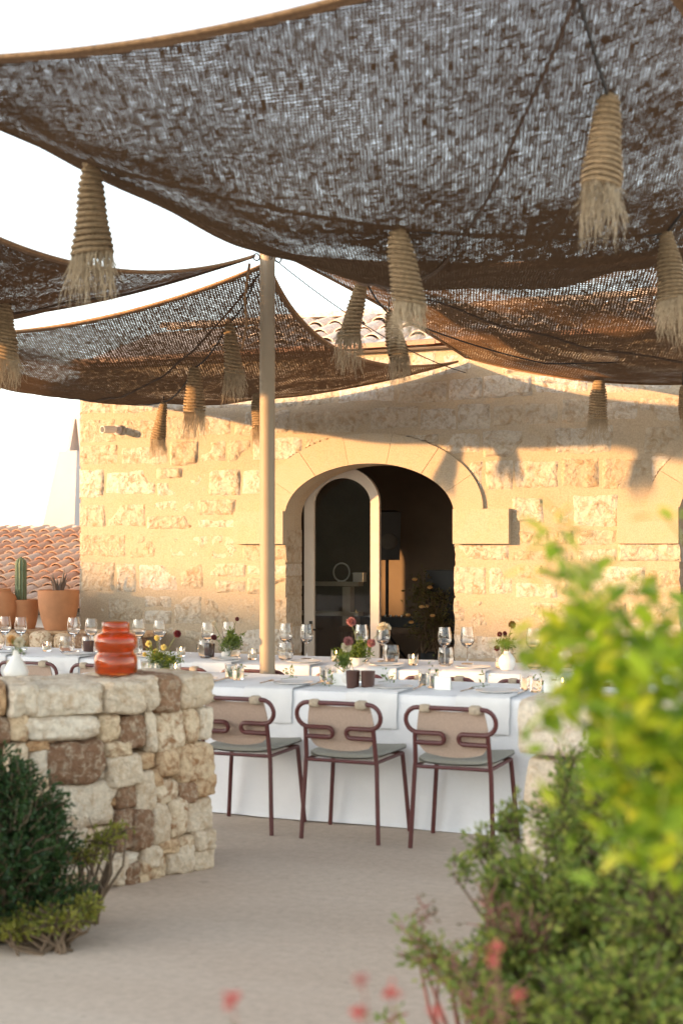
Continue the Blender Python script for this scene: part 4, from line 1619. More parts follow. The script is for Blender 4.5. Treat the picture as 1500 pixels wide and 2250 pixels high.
def swag(name, pts, parent, r=.006, sag=.02, mat=None):
    P = [np.asarray(p, float) for p in pts]
    out = []
    for a, b in zip(P[:-1], P[1:]):
        t = np.linspace(0, 1, 12, endpoint=False)[:, None]
        q = a + (b - a) * t
        q[:, 2] -= sag * (4 * t * (1 - t))[:, 0]
        out.append(q)
    out.append(P[-1][None])
    g = G().tube(np.concatenate(out), r, 6)
    return build(name, g, mat or M['cord'], parent)


Sn, tn = SAILS['near']
swag('support_cord', [Sn[30, 0] - (0, 0, .02), tops['near'][1], tops['near'][2], tops['near'][3], Sn[45, -1] - (0, 0, .02)], tn, .009, .03)
swag('support_cord', [Sn[68, 66] - (0, 0, .02), tops['near'][0]], tn, .007, .0)
Sr, tr_ = SAILS['right']
swag('support_cord', [Sr[2, 2], tops['right'][0], tops['right'][2], Sr[40, 20] - (0, 0, .03), Sr[45, 60] - (0, 0, .03)], tr_, .006, .03)
swag('guy_wire', [(PX, PY, 3.48), (-3.86, 12.0, 3.10)], tr_, .004, .10)
swag('support_cord', [Sr[60, 45], tops['right'][1]], tr_, .005, .01)
Sl, tl_ = SAILS['farleft']
swag('support_cord', [Sl[2, 2], tops['farleft'][0], tops['farleft'][1], tops['farleft'][2], Sl[66, 50]], tl_, .006, .05)
# loose tail of hem rope by the pole
g = G().tube([(PX - .12, PY - .02, 3.42), (PX - .15, PY - .03, 3.2), (PX - .135, PY - .03, 3.02), (PX - .17, PY - .03, 2.86)], [.009, .008, .008, .006], 6)
build('rope_tail', g, M['hem'], tl_)

# ------------------------------------------------------------------ tables
TZ = .74


def make_table(name, x0, x1, y0, y1, label, clabel, seed):
    t = thing(name, ((x0 + x1) / 2, (y0 + y1) / 2, 0), label, 'table')
    g = G().box(((x0 + x1) / 2, (y0 + y1) / 2, TZ - .025), (x1 - x0 - .06, y1 - y0 - .06, .03))
    build('table_top', g, M['wood'], t, smooth=False)
    for fx in (.05, .35, .65, .95):
        for y in (y0 + .12, y1 - .12):
            g = G().box((x0 + (x1 - x0) * fx, y, (TZ - .04) / 2), (.06, .06, TZ - .04))
            build('leg', g, M['wood'], t, smooth=False)
    # the cloth: top sheet plus a skirt with soft folds
    g = G()
    r = .018
    per = []
    stp = .03
    nx, ny = int((x1 - x0) / stp), int((y1 - y0) / stp)
    for x in np.linspace(x0, x1, nx):
        per.append((x, y0, 0, -1))
    for y in np.linspace(y0, y1, ny)[1:]:
        per.append((x1, y, 1, 0))
    for x in np.linspace(x1, x0, nx)[1:]:
        per.append((x, y1, 0, 1))
    for y in np.linspace(y1, y0, ny)[1:]:
        per.append((x0, y, -1, 0))
    per = np.array(per)
    s = np.arange(len(per)) * stp
    levels = [TZ, TZ - .006, TZ - .02, TZ - .05, .60, .50, .40, .30, .20, .12, .06, .02, .004]
    outs = [-.02, -.006, 0, .002, .004, .006, .008, .010, .012, .015, .019, .026, .034]
    rows_ = []
    for zl, ou in zip(levels, outs):
        dn = (TZ - zl) / TZ
        fold = .020 * fbm(np.stack([s * 2.6, s * 0 + dn * .5, s * 0 + seed], -1), 71, 3) * dn ** .7 \
            + .005 * fbm(np.stack([s * 9, s * 0 + zl * 5, s * 0 + seed], -1), 73, 2) * dn ** .5
        if zl < .05:
            fold = fold + .02 * np.clip(fbm(np.stack([s * 3.1, s * 0, s * 0 + seed], -1), 75, 2), 0, 1)
        o = ou + fold
        zz = zl + .012 * (fbm(np.stack([s * 1.1, s * 0, s * 0 + seed], -1), 77, 2) if zl < .03 else 0) * 1.0
        zz = np.maximum(np.broadcast_to(zz, s.shape), .003)
        rows_.append(np.stack([per[:, 0] + per[:, 2] * o, per[:, 1] + per[:, 3] * o, zz], -1))
    R_ = np.array(rows_)
    g.grid(R_)
    gx, gy = np.linspace(x0 + .02, x1 - .02, 60), np.linspace(y0 + .02, y1 - .02, 12)
    X, Y = np.meshgrid(gx, gy, indexing='ij')
    Zt = TZ + .0015 * fbm(np.stack([X * 6, Y * 6, X * 0], -1), 81, 2) + .0005
    g.grid(np.stack([X, Y, Zt], -1))
    o = build('tablecloth', g, M['cloth'], origin=((x0 + x1) / 2, (y0 + y1) / 2, 0))
    tag(o, clabel, 'tablecloth')
    return t


T1 = (-5.15, -.75, 7.42, 8.29)
T2 = (-9.6, -.55, 8.90, 9.80)
make_table('banquet_table', *T1, 'long banquet table hidden under the white cloth behind three chairs', 'white linen cloth falling to the floor behind the row of three chairs', 3)
make_table('banquet_table', *T2, 'long banquet table standing nearer the stone facade, set with stemmed glasses', 'white linen cloth on the table nearer the stone facade', 8)


# ------------------------------------------------------------------ chairs
def arc(c, r, a0, a1, n, plane):
    t = np.linspace(a0, a1, n)
    u, v = plane
    return [np.asarray(c) + r * (math.cos(k) * np.asarray(u) + math.sin(k) * np.asarray(v)) for k in t]


def make_chair():
    t = thing('dining_chair', (0, 0, 0), '', 'chair')
    R = .0125
    yb = -.235
    X, Z = np.array((1, 0, 0)), np.array((0, 0, 1))

    def Yb(z):                       # the back leans slightly
        return -.205 - (z - .45) * .16

    def bk(x, z):
        return np.array((x, Yb(z), z))
    # one bent tube: rail, two ears, two inward loops
    right = []
    right += [bk(x, .735) for x in np.linspace(0, .17, 5)]
    for a in np.linspace(math.pi / 2, -math.pi / 2, 11)[0:]:
        right.append(bk(.175 + .066 * math.cos(a), .669 + .066 * math.sin(a)))
    right += [bk(x, .603) for x in np.linspace(.15, .075, 4)]
    for a in np.linspace(math.pi / 2, 3 * math.pi / 2, 9):
        right.append(bk(.065 + .026 * math.cos(a), .577 + .026 * math.sin(a)))
    right += [bk(x, .551) for x in np.linspace(.08, .192, 5)]
    right = np.array(right)
    left = right * np.array((-1, 1, 1))
    path = np.concatenate([left[::-1], right[1:]])
    link('back_tube', G().tube(path, R, 8).mesh('back_tube', M['chair']), t)
    for s in (-1, 1):
        pts = [bk(s * .195, .605), bk(s * .197, .55), bk(s * .200, .45), np.array((s * .205, -.205, .40)), np.array((s * .222, -.225, .003))]
        link('leg', G().tube(pts, R, 8).mesh('leg', M['chair']), t)
        pts = [np.array((s * .205, .165, .435)), np.array((s * .222, .178, .22)), np.array((s * .238, .190, .003))]
        link('leg', G().tube(pts, R, 8).mesh('leg', M['chair']), t)
    fr = []
    for a, b in (((-.20, -.205, .425), (.20, -.205, .425)), ((-.205, .165, .432), (.205, .165, .432)), ((-.2, -.205, .425), (-.205, .165, .432)), ((.2, -.205, .425), (.205, .165, .432))):
        link('seat_rail', G().tube([a, b], .010, 8).mesh('seat_rail', M['chair']), t)
    # cushion: thin rounded pad, dished
    n = 24
    u = np.linspace(-1, 1, n)
    U, V = np.meshgrid(u, u, indexing='ij')
    wx = .235
    Xc = U * wx * (1 - .10 * (1 - V) / 2)
    Yc = .02 + V * .225
    rr = (np.abs(U) ** 4 + np.abs(V) ** 3.2)
    dish = .012 * (U ** 2) - .010 * V * 0
    shape = np.sqrt(np.clip(1 - rr / 1.6, 0, 1))
    sq = 1 / np.maximum(1, (np.abs(U) ** 5 + np.abs(V) ** 5) ** .2)
    Xc, Yc = Xc * sq, .02 + (Yc - .02) * sq
    edge = np.clip(1 - np.maximum(np.abs(U), np.abs(V)) ** 10, 0, 1)
    top = np.stack([Xc, Yc, .452 + .014 * edge + dish + .006 * V], -1)
    bot = np.stack([Xc, Yc, .447 - .012 * edge + dish + .006 * V], -1)
    g = G().grid(top).grid(bot[::-1])
    link('cushion', g.mesh('cushion', M['seat']), t)
    # sling back: curved sheet in front of the loops, wider at the top, rounded foot
    nz, nx = 14, 12
    P = np.zeros((nx, nz, 3))
    for i, a in enumerate(np.linspace(-1, 1, nx)):
        for j, b in enumerate(np.linspace(0, 1, nz)):
            z = .728 - b * .255
            w = .172 + .020 * math.sin(b * 2.6) - .035 * b ** 6
            zz = z + .022 * (a * a) * b ** 3
            P[i, j] = (a * w, Yb(z) + .020 + .020 * (1 - a * a) * b, zz - .012 * (1 - a * a) * (1 - b))
    Q = P + (0, .010, 0)
    g = G().grid(P).grid(Q[::-1])
    rim = np.concatenate([P[0], P[:, -1], P[-1, ::-1], P[::-1, 0]])
    rim2 = np.concatenate([Q[0], Q[:, -1], Q[-1, ::-1], Q[::-1, 0]])
    g.grid(np.stack([rim, rim2], 1))
    link('backrest', g.mesh('backrest', M['sling']), t)
    for s in (-1, 1):
        g = stone_geo(bk(s * .135, .732) + (0, .004, 0), (.062, .046, .046), np.eye(3), 5 + s, sq=3.5, rough=.12, res=4)
        o = link('tie', g.mesh('tie', M['tie']), t)
        weld(o.data)
    return t


proto = make_chair()
L1 = 'oxblood tube-frame chair with tan sling back '
L2 = 'oxblood tube-frame chair with tan sling back at the table nearer the facade'
placed = False
for x, y, rz, lb, gp in [(-3.55, 7.155, .02, L1 + 'partly behind the dry stone wall', 'chairs at the near table'), (-2.92, 7.15, -.015, L1 + 'in the middle of three', 'chairs at the near table'), (-2.305, 7.15, .01, L1 + 'beside the pale stone pier', 'chairs at the near table')] + \
        [(-2.90 + .62 * k, 8.72, random.uniform(-.05, .05), L2, 'chairs at the far table') for k in (2, 1, 0, -1, -3, -4, -5, -6)] + [(-4.22, 8.74, .03, L2, 'chairs at the far table')]:
    c = proto if not placed else copy_tree(proto)
    placed = True
    c.location = (x, y, 0)
    c.rotation_euler = (0, 0, rz)
    tag(c, lb, 'chair', gp)


# ------------------------------------------------------------------ tableware
def stem_glass():
    t = thing('wine_glass', (0, 0, 0), 'stemmed wine glass on the table nearer the facade', 'glass', 'wine glasses on the far table')
    o = [(.001, .0), (.036, .0), (.036, .003), (.006, .007), (.0042, .03), (.0042, .088), (.012, .096), (.032, .112), (.041, .135), (.040, .165), (.034, .200), (.0325, .212)]
    i = [(.0315, .212), (.033, .2), (.0388, .165), (.0398, .135), (.031, .114), (.012, .100), (.001, .098)]
    link('bowl', G().lathe(o[7:] + i, 24).mesh('bowl', M['glass']), t)
    link('stem', G().lathe(o[:8] + [(.010, .101), (.001, .101)], 20).mesh('stem', M['glass']), t)
    return t


def tumbler():
    t = thing('tumbler', (0, 0, 0), 'wide clear glass tumbler on the table nearer the facade', 'glass', 'tumblers on the far table')
    o = [(.001, 0), (.030, 0), (.040, .012), (.047, .045), (.044, .085), (.039, .105)]
    i = [(.0375, .105), (.0425, .085), (.0455, .045), (.0385, .015), (.028, .008), (.001, .008)]
    link('wall', G().lathe(o + i, 24).mesh('wall', M['glass']), t)
    return t


def lowglass():
    t = thing('water_glass', (0, 0, 0), 'straight clear water glass on the near table', 'glass', 'water glasses on the near table')
    o = [(.001, 0), (.034, 0), (.036, .004), (.037, .092)]
    i = [(.0355, .092), (.0345, .010), (.001, .010)]
    link('wall', G().lathe(o + i, 24).mesh('wall', M['glass']), t)
    return t


def plate(r=.12):
    t = thing('plate', (0, 0, 0), '', 'plate')
    link('dish', G().lathe([(.001, 0), (r * .6, 0), (r * .72, .006), (r, .016), (r, .019), (r * .7, .010), (r * .58, .005), (.001, .005)], 32).mesh('dish', M['plate']), t)
    return t


def napkin(w=.30, drop=.20, run=.20):
    nx, ny = 10, 22
    P = np.zeros((nx, ny, 3))
    for i, a in enumerate(np.linspace(-.5, .5, nx)):
        for j, s in enumerate(np.linspace(0, run + drop, ny)):
            wob = .004 * math.sin(a * 17 + s * 9)
            if s < run:
                P[i, j] = (a * w, run - s, .006 + .002 * math.sin(a * 20))
            else:
                q = s - run
                P[i, j] = (a * w * (1 + .02 * math.sin(q * 30)), -.012 - .010 * min(1, q / .03) - wob, .006 - q)
    g = G().grid(P).grid((P + (0, .003, .003))[::-1])
    return g.mesh('napkin', M['napkin'])


def votive():
    t = thing('votive_candle', (0, 0, 0), '', 'candle')
    o = [(.001, 0), (.030, 0), (.034, .01), (.036, .075)]
    i = [(.034, .075), (.032, .014), (.001, .012)]
    link('holder', G().lathe(o + i, 20).mesh('holder', M['glass']), t)
    link('wax', G().lathe([(.001, .0125), (.030, .0125), (.030, .040), (.001, .038)], 16).mesh('wax', M['wax']), t)
    link('flame', G().lathe([(.001, .046), (.005, .053), (.004, .062), (.0005, .076)], 8).mesh('flame', M['flame']), t)
    return t


protos = {}


def put(kind, fn, x, y, z=TZ + .003, label=None, group=None, rz=None):
    if kind not in protos:
        protos[kind] = fn()
        o = protos[kind]
    else:
        o = copy_tree(protos[kind])
    o.location = (x, y, z)
    k_ = {'wine_glass': 1.22, 'tumbler': 1.22}.get(kind, 1.0) * random.uniform(.97, 1.03)
    o.scale = (k_, k_, k_)
    o.rotation_euler = (0, 0, random.uniform(0, 6) if rz is None else rz)
    tag(o, label, None, group)
    return o


nap_me = napkin()
LB_P1, LB_P2 = 'shallow glazed plate on the near table', 'shallow glazed plate on the table nearer the facade'
LB_N1, LB_N2 = 'white linen napkin hanging over the edge of the near table', 'white linen napkin hanging over the edge of the table nearer the facade'
LB_V1, LB_V2 = 'lit votive candle in a clear glass on the near table', 'lit votive candle in a clear glass on the table nearer the facade'
GN1, GN2 = 'things of the near table', 'things of the far table'
seats1 = [-4.80, -4.18, -3.55, -2.92, -2.30, -1.68, -1.05]
seats2 = [-2.90 + .62 * k for k in range(-10, 4)]
for i, x in enumerate(seats1):
    put('plate', plate, x + .02, T1[2] + .24, label=LB_P1, group='plates on the near table')
    nk = link('napkin', nap_me, None, (x + random.uniform(-.03, .03), T1[2] + .002, TZ + .003), random.uniform(-.02, .02))
    tag(nk, LB_N1, 'napkin', 'napkins on the near table')
    put('water_glass', lowglass, x + .20, T1[2] + .42 + random.uniform(-.03, .03))
    put('water_glass', lowglass, x + .11, T1[2] + .50 + random.uniform(-.03, .03))
    if i % 2 == 0:
        put('votive_candle', votive, x + .32, T1[2] + .50 + random.uniform(-.05, .05), label=LB_V1, group='votive candles on the near table')
for i, x in enumerate(seats2):
    put('plate', plate, x + .02, T2[2] + .22, label=LB_P2, group='plates on the far table')
    nk = link('napkin', nap_me, None, (x + random.uniform(-.03, .03), T2[2] + .002, TZ + .003), random.uniform(-.02, .02))
    tag(nk, LB_N2, 'napkin', 'napkins on the far table')
    jx = random.uniform(-.02, .02)
    put('wine_glass', stem_glass, x - .28 + jx, T2[2] + .56 + random.uniform(-.03, .03))
    put('wine_glass', stem_glass, x - .13 + jx, T2[2] + .58 + random.uniform(-.03, .03))
    put('tumbler', tumbler, x - .22 + jx, T2[2] + .40 + random.uniform(-.03, .03))
    if i % 2:
        put('tumbler', tumbler, x - .03, T2[2] + .44)
    put('votive_candle', votive, x + .16, T2[2] + .45 + random.uniform(-.1, .1), label=LB_V2, group='votive candles on the far table')

card_me = G().add([(-.05, -.004, 0), (.05, -.004, 0), (.05, 0, .075), (-.05, 0, .075), (-.05, .035, 0), (.05, .035, 0)], [(0, 1, 2, 3), (3, 2, 5, 4)]).mesh('menu_card', M['card'], False)
for x in (-3.25, -2.62, -1.98, -1.4):
    tag(link('menu_card', card_me, None, (x, T1[2] + .30, TZ + .004), random.uniform(-.3, .3)), 'small folded white card standing on the near table', 'card', 'cards on the near table')

# cutlery by each plate of the near table
cut_me = G().tube([(0, -.10, .004), (0, 0, .005), (0, .06, .006), (0, .10, .004)], [.004, .003, .007, .002], 6).mesh('fork', M['steel'])
for x in seats1:
    for k, dx in enumerate((-.15, .17)):
        tag(link('fork' if k == 0 else 'knife', cut_me, None, (x + dx, T1[2] + .24, TZ + .012), random.uniform(-.1, .1)), ('steel fork left of a plate on the near table', 'steel knife right of a plate on the near table')[k], 'cutlery', ('forks', 'knives')[k] + ' on the near table')

# dark cups
dk = G().lathe([(.001, 0), (.036, 0), (.042, .10), (.039, .10), (.033, .008), (.001, .008)], 20).mesh('cup_body', M['darkcup'])
for px, py, Y, tb in ((775, 1512, 7.62, 'near'), (808, 1512, 7.63, 'near'), (195, 1442, 9.3, 'far'), (460, 1448, 9.35, 'far')):
    p_ = at_y(px, py, Y)
    tag(link('dark_cup', dk, None, (p_[0], Y, TZ + .004)), 'small dark brown cup standing on the %s' % ('near table' if tb == 'near' else 'table nearer the facade'), 'cup', 'dark cups on the %s table' % tb)


# ------------------------------------------------------------------ flowers
def vase(name, loc, prof, mat, label, cat='vase'):
    t = thing(name, loc, label, cat)
    link('body', G().lathe(prof, 28).mesh('body', mat), t)
    return t


def flower_bunch(name, loc, label, heads, green, seed, leafm='lf_table', spread=.06, gsize=.03, ng=40):
    """heads: list of (dx, dy, dz, radius, material, type)"""
    t = thing(name, loc, label, 'flowers')
    r = np.random.default_rng(seed)
    for k, (dx, dy, dz, rad, mt, ty) in enumerate(heads):
        g = G().tube([(r.normal() * .01, r.normal() * .01, 0), (dx * .4 + r.normal() * .01, dy * .4, dz * .55), (dx, dy, dz)], [.0025, .002, .0017], 5)
        link('stem', g.mesh('stem', M['stem']), t)
        n = 150
        u = r.normal(size=(n, 3))
        u /= np.linalg.norm(u, axis=1)[:, None]
        if ty == 'umbel':
            u[:, 2] = np.abs(u[:, 2]) * .5
        c = np.array((dx, dy, dz))
        v, f = leaf_batch(c + u * rad * .35, u + r.normal(size=(n, 3)) * .25, np.full(n, rad * .75), .5, seed + k)
        link('flower_head', G().add(v, f).mesh('flower_head', M[mt], False), t)
    if green:
        tw = G()
        v, f = bush_leaves(green, ng, 9, gsize, seed + 50, spread=.02, base=(0, 0, 0), twigs=tw, shell=.2, wid=.28, twig_r=.0012)
        tag(link('greenery', G().add(v, f).mesh('greenery', M[leafm], False), t), kind='stuff')
        link('stems', tw.mesh('stems', M['stem']), t)
    return t


zt1 = TZ + .004
# white bowl of greenery in front of the door
p_ = at_y(786, 1455, 9.1)
bw = vase('flower_bowl', (p_[0], 9.1, zt1), [(.001, 0), (.03, 0), (.045, .02), (.072, .055), (.069, .055), (.042, .025), (.001, .02)], M['ceramic'], 'small white bowl holding greenery in front of the doorway', 'bowl')
flower_bunch('flower_arrangement', (p_[0], 9.1, zt1 + .03), 'feathery greenery with pink thistles in the white bowl', [(-.05, 0, .27, .034, 'pink', 's'), (.12, -.05, .13, .03, 'pink', 's'), (.20, -.02, .23, .05, 'creamfl', 'umbel')],
             [(0, 0, .07, .14, .08, .07), (-.08, 0, .06, .12, .07, .06), (.03, 0, .13, .06, .05, .08)], 31, ng=110, gsize=.028)
# blurred allium closer on the near table
p_ = at_y(765, 1512, 7.75)
vs_ = vase('bud_vase', (p_[0], 7.75, zt1), [(.001, 0), (.025, 0), (.042, .025), (.045, .05), (.028, .075), (.014, .085), (.016, .095), (.012, .095), (.01, .08), (.001, .03)], M['ceramic'], 'round white bud vase beside the two dark cups')
flower_bunch('allium_stem', (p_[0], 7.75, zt1 + .06), 'drooping pink and cream allium in the round white vase', [(.0, 0, .20, .030, 'pink', 's'), (-.012, 0, .165, .032, 'creamfl', 's')], [(-.03, 0, .09, .07, .05, .05)], 41, ng=40, gsize=.022)
# maroon scabiosa
p_ = at_y(1113, 1470, 9.15)
vase('bud_vase', (p_[0], 9.15, zt1), [(.001, 0), (.04, 0), (.055, .03), (.055, .07), (.035, .10), (.02, .115), (.022, .125), (.017, .125), (.015, .11), (.001, .05)], M['ceramic'], 'stout white vase with maroon flowers by the leafy shrub')
flower_bunch('scabiosa', (p_[0], 9.15, zt1 + .09), 'maroon scabiosa heads on thin stems in the stout white vase', [(.035, 0, .21, .026, 'maroon', 's'), (-.05, 0, .145, .018, 'maroon', 's'), (-.02, .02, .15, .016, 'maroon', 's'), (-.07, 0, .05, .02, 'maroon', 's')], [(-.01, 0, .10, .08, .05, .06)], 43, leafm='lf_dry', ng=22)
# reeds left of the pole
p_ = at_y(497, 1462, 9.3)
vase('bud_vase', (p_[0], 9.3, zt1), [(.001, 0), (.028, 0), (.04, .03), (.02, .07), (.018, .08), (.014, .08), (.001, .03)], M['ceramic'], 'little white vase of grasses left of the pole')
flower_bunch('grass_stems', (p_[0], 9.3, zt1 + .05), 'wispy green grasses with a dark plume left of the pole', [(.09, 0, .24, .016, 'maroon', 's'), (-.10, 0, .20, .02, 'creamfl', 's'), (-.10, 0, .10, .022, 'maroon', 's')], [(.04, 0, .10, .05, .04, .10)], 45, ng=50, gsize=.035)
# yellow flowers behind the dry stone wall
p_ = at_y(345, 1473, 8.0)
vase('bud_vase', (p_[0], 8.0, zt1), [(.001, 0), (.03, 0), (.045, .03), (.03, .065), (.032, .07), (.027, .07), (.001, .03)], M['ceramic'], 'small white vase of yellow flowers beside the amber jar')
flower_bunch('yellow_flowers', (p_[0], 8.0, zt1 + .04), 'airy yellow flowers with green leaves beside the amber jar', [(-.06, 0, .15, .022, 'yellow', 's'), (.0, 0, .19, .018, 'yellow', 's'), (.05, 0, .13, .02, 'yellow', 's'), (-.02, .02, .10, .02, 'yellow', 's'), (.01, 0, .06, .016, 'yellow', 's'), (.15, 0, .22, .026, 'maroon', 's'), (-.09, 0, .08, .016, 'yellow', 's')],
             [(0, 0, .06, .10, .06, .07), (.10, 0, .06, .09, .05, .05)], 47, leafm='lf_table', ng=70, gsize=.03)
# ranunculus at the far left
p_ = at_d(36, 1478, 6.75)
vase('bud_vase', (p_[0], p_[1], WTOP + .006), [(.001, 0), (.055, 0), (.06, .015), (.045, .05), (.018, .09), (.014, .11), (.016, .12), (.012, .12), (.001, .05)], M['ceramic'], 'white flared bud vase on the dry stone wall')
flower_bunch('ranunculus', (p_[0], p_[1], WTOP + .10), 'pale and orange ranunculus blooms in the flared white vase', [(-.025, 0, .075, .022, 'orangefl', 's'), (.02, 0, .062, .026, 'creamfl', 's')], [(0, 0, .02, .02, .02, .03)], 49, ng=8, gsize=.02)
# strewn sprigs on the near table
for k in range(9):
    x = -4.0 + k * .32 + random.uniform(-.05, .05)
    v, f = bush_leaves([(0, 0, .025, .05, .03, .018)], 3, 7, .028, 700 + k, base=None)
    t = thing('leaf_sprig', (x, T1[2] + .36 + random.uniform(-.1, .25), TZ + .004), 'small green sprig lying on the near white cloth', 'sprig', 'sprigs on the near table')
    tag(link('leaves', G().add(v, f).mesh('leaves', M['lf_table'], False), t), kind='stuff')
    link('stem', G().tube([(-.06, 0, .003), (0, .01, .012), (.05, 0, .02)], .0015, 5).mesh('stem', M['stem']), t)

# ------------------------------------------------------------------ amber jar on the dry stone wall
pj = at_d(255, 1472, 6.80)
aj = thing('amber_jar', (pj[0], pj[1], WTOP + .006), 'ribbed amber-orange glass jar standing on the dry stone wall', 'jar')
op = [(.001, 0), (.085, 0), (.098, .010), (.103, .03), (.102, .075), (.096, .092), (.086, .104), (.086, .112), (.098, .124), (.103, .14), (.101, .172), (.092, .190), (.068, .200), (.064, .206), (.066, .212), (.066, .245), (.063, .250)]
ip = [(.058, .248), (.059, .212), (.058, .205), (.066, .193), (.088, .182), (.095, .165), (.095, .14), (.088, .128), (.078, .112), (.078, .104), (.089, .088), (.096, .07), (.096, .035), (.086, .014), (.001, .012)]
smooth_angle(link('body', G().lathe(op + ip, 48).mesh('body', M['amber']), aj), 60)

# ------------------------------------------------------------------ planting
def shrub(name, base, lobes, n, per, size, mat, label, seed, twigm='twig', wid=.42, shell=.5, upb=.35, cat='shrub'):
    t = thing(name, (base[0], base[1], 0), label, cat)
    tw = G()
    loc = [(l[0] - base[0], l[1] - base[1], *l[2:]) for l in lobes]
    v, f = bush_leaves(loc, n, per, size, seed, base=(0, 0, 0), twigs=tw, shell=shell, wid=wid, upb=upb)
    tag(link('foliage', G().add(v, f).mesh('foliage', M[mat], False), t), kind='stuff')
    link('branches', tw.mesh('branches', M[twigm]), t)
    return t


def lobe(px, py, d, rx, rz):
    p_ = at_d(px, py, d)
    return (p_[0], p_[1], p_[2], rx, rx * .9, rz)


# left dark bush at the foot of the stone wall
lb = [lobe(40, 1790, 5.75, .22, .24), lobe(-60, 1760, 5.8, .26, .30), lobe(110, 1870, 5.7, .16, .17), lobe(60, 1960, 5.65, .24, .13), lobe(-80, 1950, 5.6, .3, .2), lobe(150, 1965, 5.65, .12, .08), lobe(20, 1880, 5.6, .24, .22), lobe(110, 1790, 5.75, .10, .12), lobe(30, 1710, 5.85, .14, .12)]
b_ = at_d(20, 2060, 5.7)
shrub('dark_shrub', b_, lb, 1100, 16, .030, 'lf_dark', 'dense dark green shrub at the foot of the dry stone wall', 61)
lb = [lobe(225, 1835, 5.95, .09, .07), lobe(185, 1870, 5.9, .10, .06), lobe(260, 1815, 6.0, .05, .06)]
shrub('pale_sprigs', at_d(190, 1960, 5.9), lb, 60, 9, .028, 'lf_pale', 'thin yellow-green sprigs growing against the dry stone wall', 63)
lb = [lobe(120, 2010, 5.5, .16, .06), lobe(190, 1990, 5.55, .10, .05), lobe(30, 2030, 5.5, .14, .05)]
shrub('low_shrub', at_d(110, 2060, 5.5), lb, 150, 12, .026, 'lf_pale', 'low olive-green growth spilling onto the paving below the dark shrub', 64)

# right-hand mastic shrub
D_ = 3.9
lb = [lobe(1330, 1850, 4.2, .24, .20), lobe(1450, 1800, 4.1, .26, .26), lobe(1240, 1800, 4.4, .14, .15), lobe(1190, 1960, 4.0, .18, .16), lobe(1330, 2080, 3.9, .26, .22), lobe(1450, 2140, 3.7, .24, .24),
      lobe(1100, 1950, 4.1, .11, .13), lobe(1150, 2120, 3.8, .20, .14), lobe(1260, 2230, 3.6, .26, .16), lobe(1060, 1850, 4.4, .07, .07), lobe(1020, 1900, 4.3, .06, .05), lobe(1420, 1960, 3.8, .22, .2), lobe(1250, 1690, 4.6, .08, .10), lobe(1400, 1700, 4.5, .2, .2), lobe(1480, 2000, 3.5, .2, .3), lobe(1380, 2230, 3.4, .25, .2), lobe(1120, 1800, 4.5, .07, .08)]
b_ = at_d(1340, 2400, 4.0)
shrub('mastic_shrub', b_, lb, 2300, 15, .026, 'lf_mastic', 'broad fine-leaved green shrub filling the right foreground', 65, wid=.5)
lb = [lobe(965, 2085, 3.7, .12, .06), lobe(920, 2060, 3.7, .08, .05), lobe(1010, 2130, 3.6, .13, .07), lobe(890, 2040, 3.75, .05, .05), lobe(1070, 2190, 3.5, .15, .08), lobe(860, 2235, 3.4, .05, .04)]
shrub('straggly_shrub', at_d(1080, 2440, 3.7), lb, 95, 9, .024, 'lf_mastic', 'straggly low branch with dull leaves and red-brown twigs', 67, twigm='redtwig')
lb = [lobe(1075, 1990, 3.9, .10, .10), lobe(1150, 2050, 3.8, .12, .10), lobe(930, 2010, 3.8, .05, .08)]
shrub('reddish_twigs', at_d(1120, 2440, 3.9), lb, 80, 4, .020, 'lf_dry', 'airy reddish flowering twigs in front of the fine-leaved shrub', 69, twigm='redtwig')

# red salvia blooms
for k, (px, py, d) in enumerate([(1085, 2078, 2.3), (1078, 2108, 2.3), (1138, 2185, 2.2), (965, 2224, 2.1), (857, 2178, 2.0), (795, 2150, 2.0), (508, 2190, 1.9), (790, 2225, 2.0)]):
    p_ = at_d(px, py, d)
    q = at_d(px + 60 + 12 * k, 2600, d)
    t = thing('red_salvia', (q[0], q[1], 0), 'thin stem with a small bright red bloom in the foreground', 'flower', 'red blooms in the foreground')
    loc = p_ - np.array((q[0], q[1], 0))
    g = G().tube([(0, 0, 0), loc * .55 + np.array((.02, .01, .06)), loc], [.0022, .0018, .0012], 5)
    link('stem', g.mesh('stem', M['redtwig']), t)
    r = np.random.default_rng(800 + k)
    n = 16
    v, f = leaf_batch(np.repeat(loc[None], n, 0) + r.normal(size=(n, 3)) * .004, r.normal(size=(n, 3)) + (0, 0, -.3), r.uniform(.008, .017, n), .7, 810 + k)
    link('bloom', G().add(v, f).mesh('bloom', M['red' if k not in (5,) else 'pink'], False), t)
    v, f = leaf_batch(loc * np.linspace(.6, .95, 8)[:, None] + np.linspace(1, 0, 8)[:, None] * np.array((.015, .008, .04)), r.normal(size=(8, 3)), r.uniform(.010, .02, 8), .5, 830 + k)
    link('leaves', G().add(v, f).mesh('leaves', M['lf_mastic'], False), t)

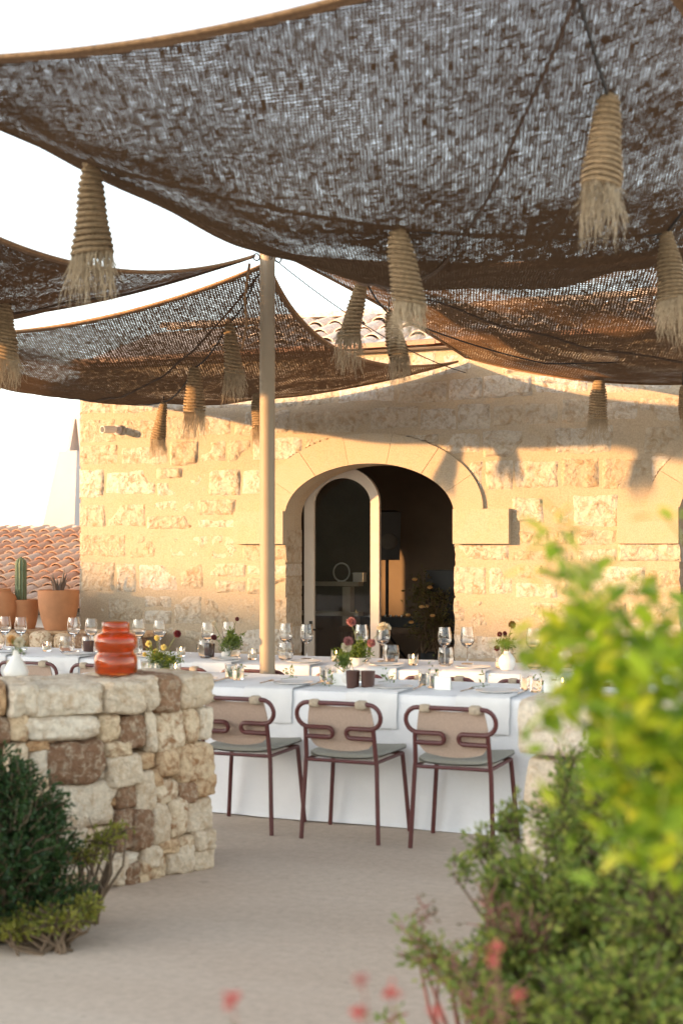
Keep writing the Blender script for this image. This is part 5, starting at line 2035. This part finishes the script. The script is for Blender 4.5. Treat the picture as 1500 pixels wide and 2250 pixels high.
# citrus-like shrub right in front of the lens, leaves large enough to tell apart
cb = at_d(1640, 2600, 2.25)
ct_ = thing('broadleaf_shrub', (cb[0], cb[1], 0), 'sunlit yellow-green broad-leaved shrub closest to the path at right', 'shrub')
rng = np.random.default_rng(77)
leaf_mes = []
for k in range(4):
    nseg = 6
    tt = np.linspace(0, 1, nseg)
    w = np.sin(np.pi * tt ** .85) * (.21 + .02 * k)
    P = np.zeros((nseg, 3, 3))
    for i in range(nseg):
        bend = -.12 * tt[i] ** 2 * (1 + .4 * k)
        P[i, 0] = (-w[i], tt[i], bend + .25 * w[i])
        P[i, 1] = (0, tt[i], bend)
        P[i, 2] = (w[i], tt[i], bend + .25 * w[i])
    leaf_mes.append(G().grid(P).mesh('leaf', M['lf_citrus']))
cl_lobes = [(1225, 1165, 2.3, .016, .05, 6), (1290, 1290, 2.3, .06, .06, 14), (1210, 1185, 2.25, .03, .015, 3), (1200, 1250, 2.3, .04, .015, 3), (1465, 1140, 2.2, .05, .010, 3), (1390, 1310, 2.2, .07, .05, 14),
            (1260, 1370, 2.2, .07, .05, 20), (1190, 1430, 2.2, .05, .05, 15), (1340, 1430, 2.1, .09, .07, 32), (1450, 1400, 2.1, .07, .06, 18), (1410, 1540, 2.0, .10, .08, 36), (1280, 1530, 2.1, .07, .06, 22), (1190, 1580, 2.2, .03, .03, 6),
            (1480, 1650, 1.95, .08, .07, 24), (1350, 1660, 2.0, .06, .05, 18), (1450, 1790, 1.95, .06, .06, 20), (1150, 1420, 2.25, .015, .015, 4), (1490, 1500, 1.95, .07, .06, 14), (1540, 1450, 2.0, .1, .12, 14), (1560, 1680, 1.9, .1, .12, 12)]
br = G()
stem_c = []
for (px, py, d, rx, rz, nn) in cl_lobes:
    c = at_d(px, py, d)
    stem_c.append(c)
    for q in range(nn):
        u = rng.normal(size=3)
        u /= np.linalg.norm(u)
        pos = c + u * np.array((rx, rx, rz)) * rng.uniform(.2, 1.05)
        o = link('leaf', leaf_mes[rng.integers(4)], ct_, tuple(pos - np.array((cb[0], cb[1], 0))))
        s = rng.uniform(.040, .070)
        o.scale = (s, s, s)
        o.rotation_euler = (rng.uniform(-.5, 1.1), rng.uniform(-.5, .5), rng.uniform(0, 6.28))
    node = at_d(min(1640, px + 170), py + 230, 2.2)
    far = c - node
    br.tube([node, node + far * .5 + rng.normal(size=3) * .015, c, c + rng.normal(size=3) * .01 + np.array((0, 0, rz * .8))], [.0035, .0028, .002, .001], 6)
    if px > 1400:
        br.tube([np.array((cb[0], cb[1], 0)), at_d(1640, 2100, 2.25), node], [.014, .010, .0035], 7)
xl = [(1300, 1400, 2.25, .10, .08), (1420, 1450, 2.2, .12, .10), (1260, 1500, 2.25, .07, .07), (1440, 1620, 2.15, .12, .10), (1340, 1600, 2.2, .07, .06), (1470, 1780, 2.1, .10, .09), (1390, 1730, 2.15, .06, .05), (1560, 1600, 2.1, .12, .2)]
v, f = bush_leaves([(*(at_d(a_, b_, c_) - np.array((cb[0], cb[1], 0))), e_, e_, h_) for a_, b_, c_, e_, h_ in xl], 110, 6, .05, 991, shell=.1, wid=.45)
tag(link('foliage', G().add(v, f).mesh('foliage', M['lf_citrus'], False), ct_), kind='stuff')
build('branches', br, M['stem'], ct_)
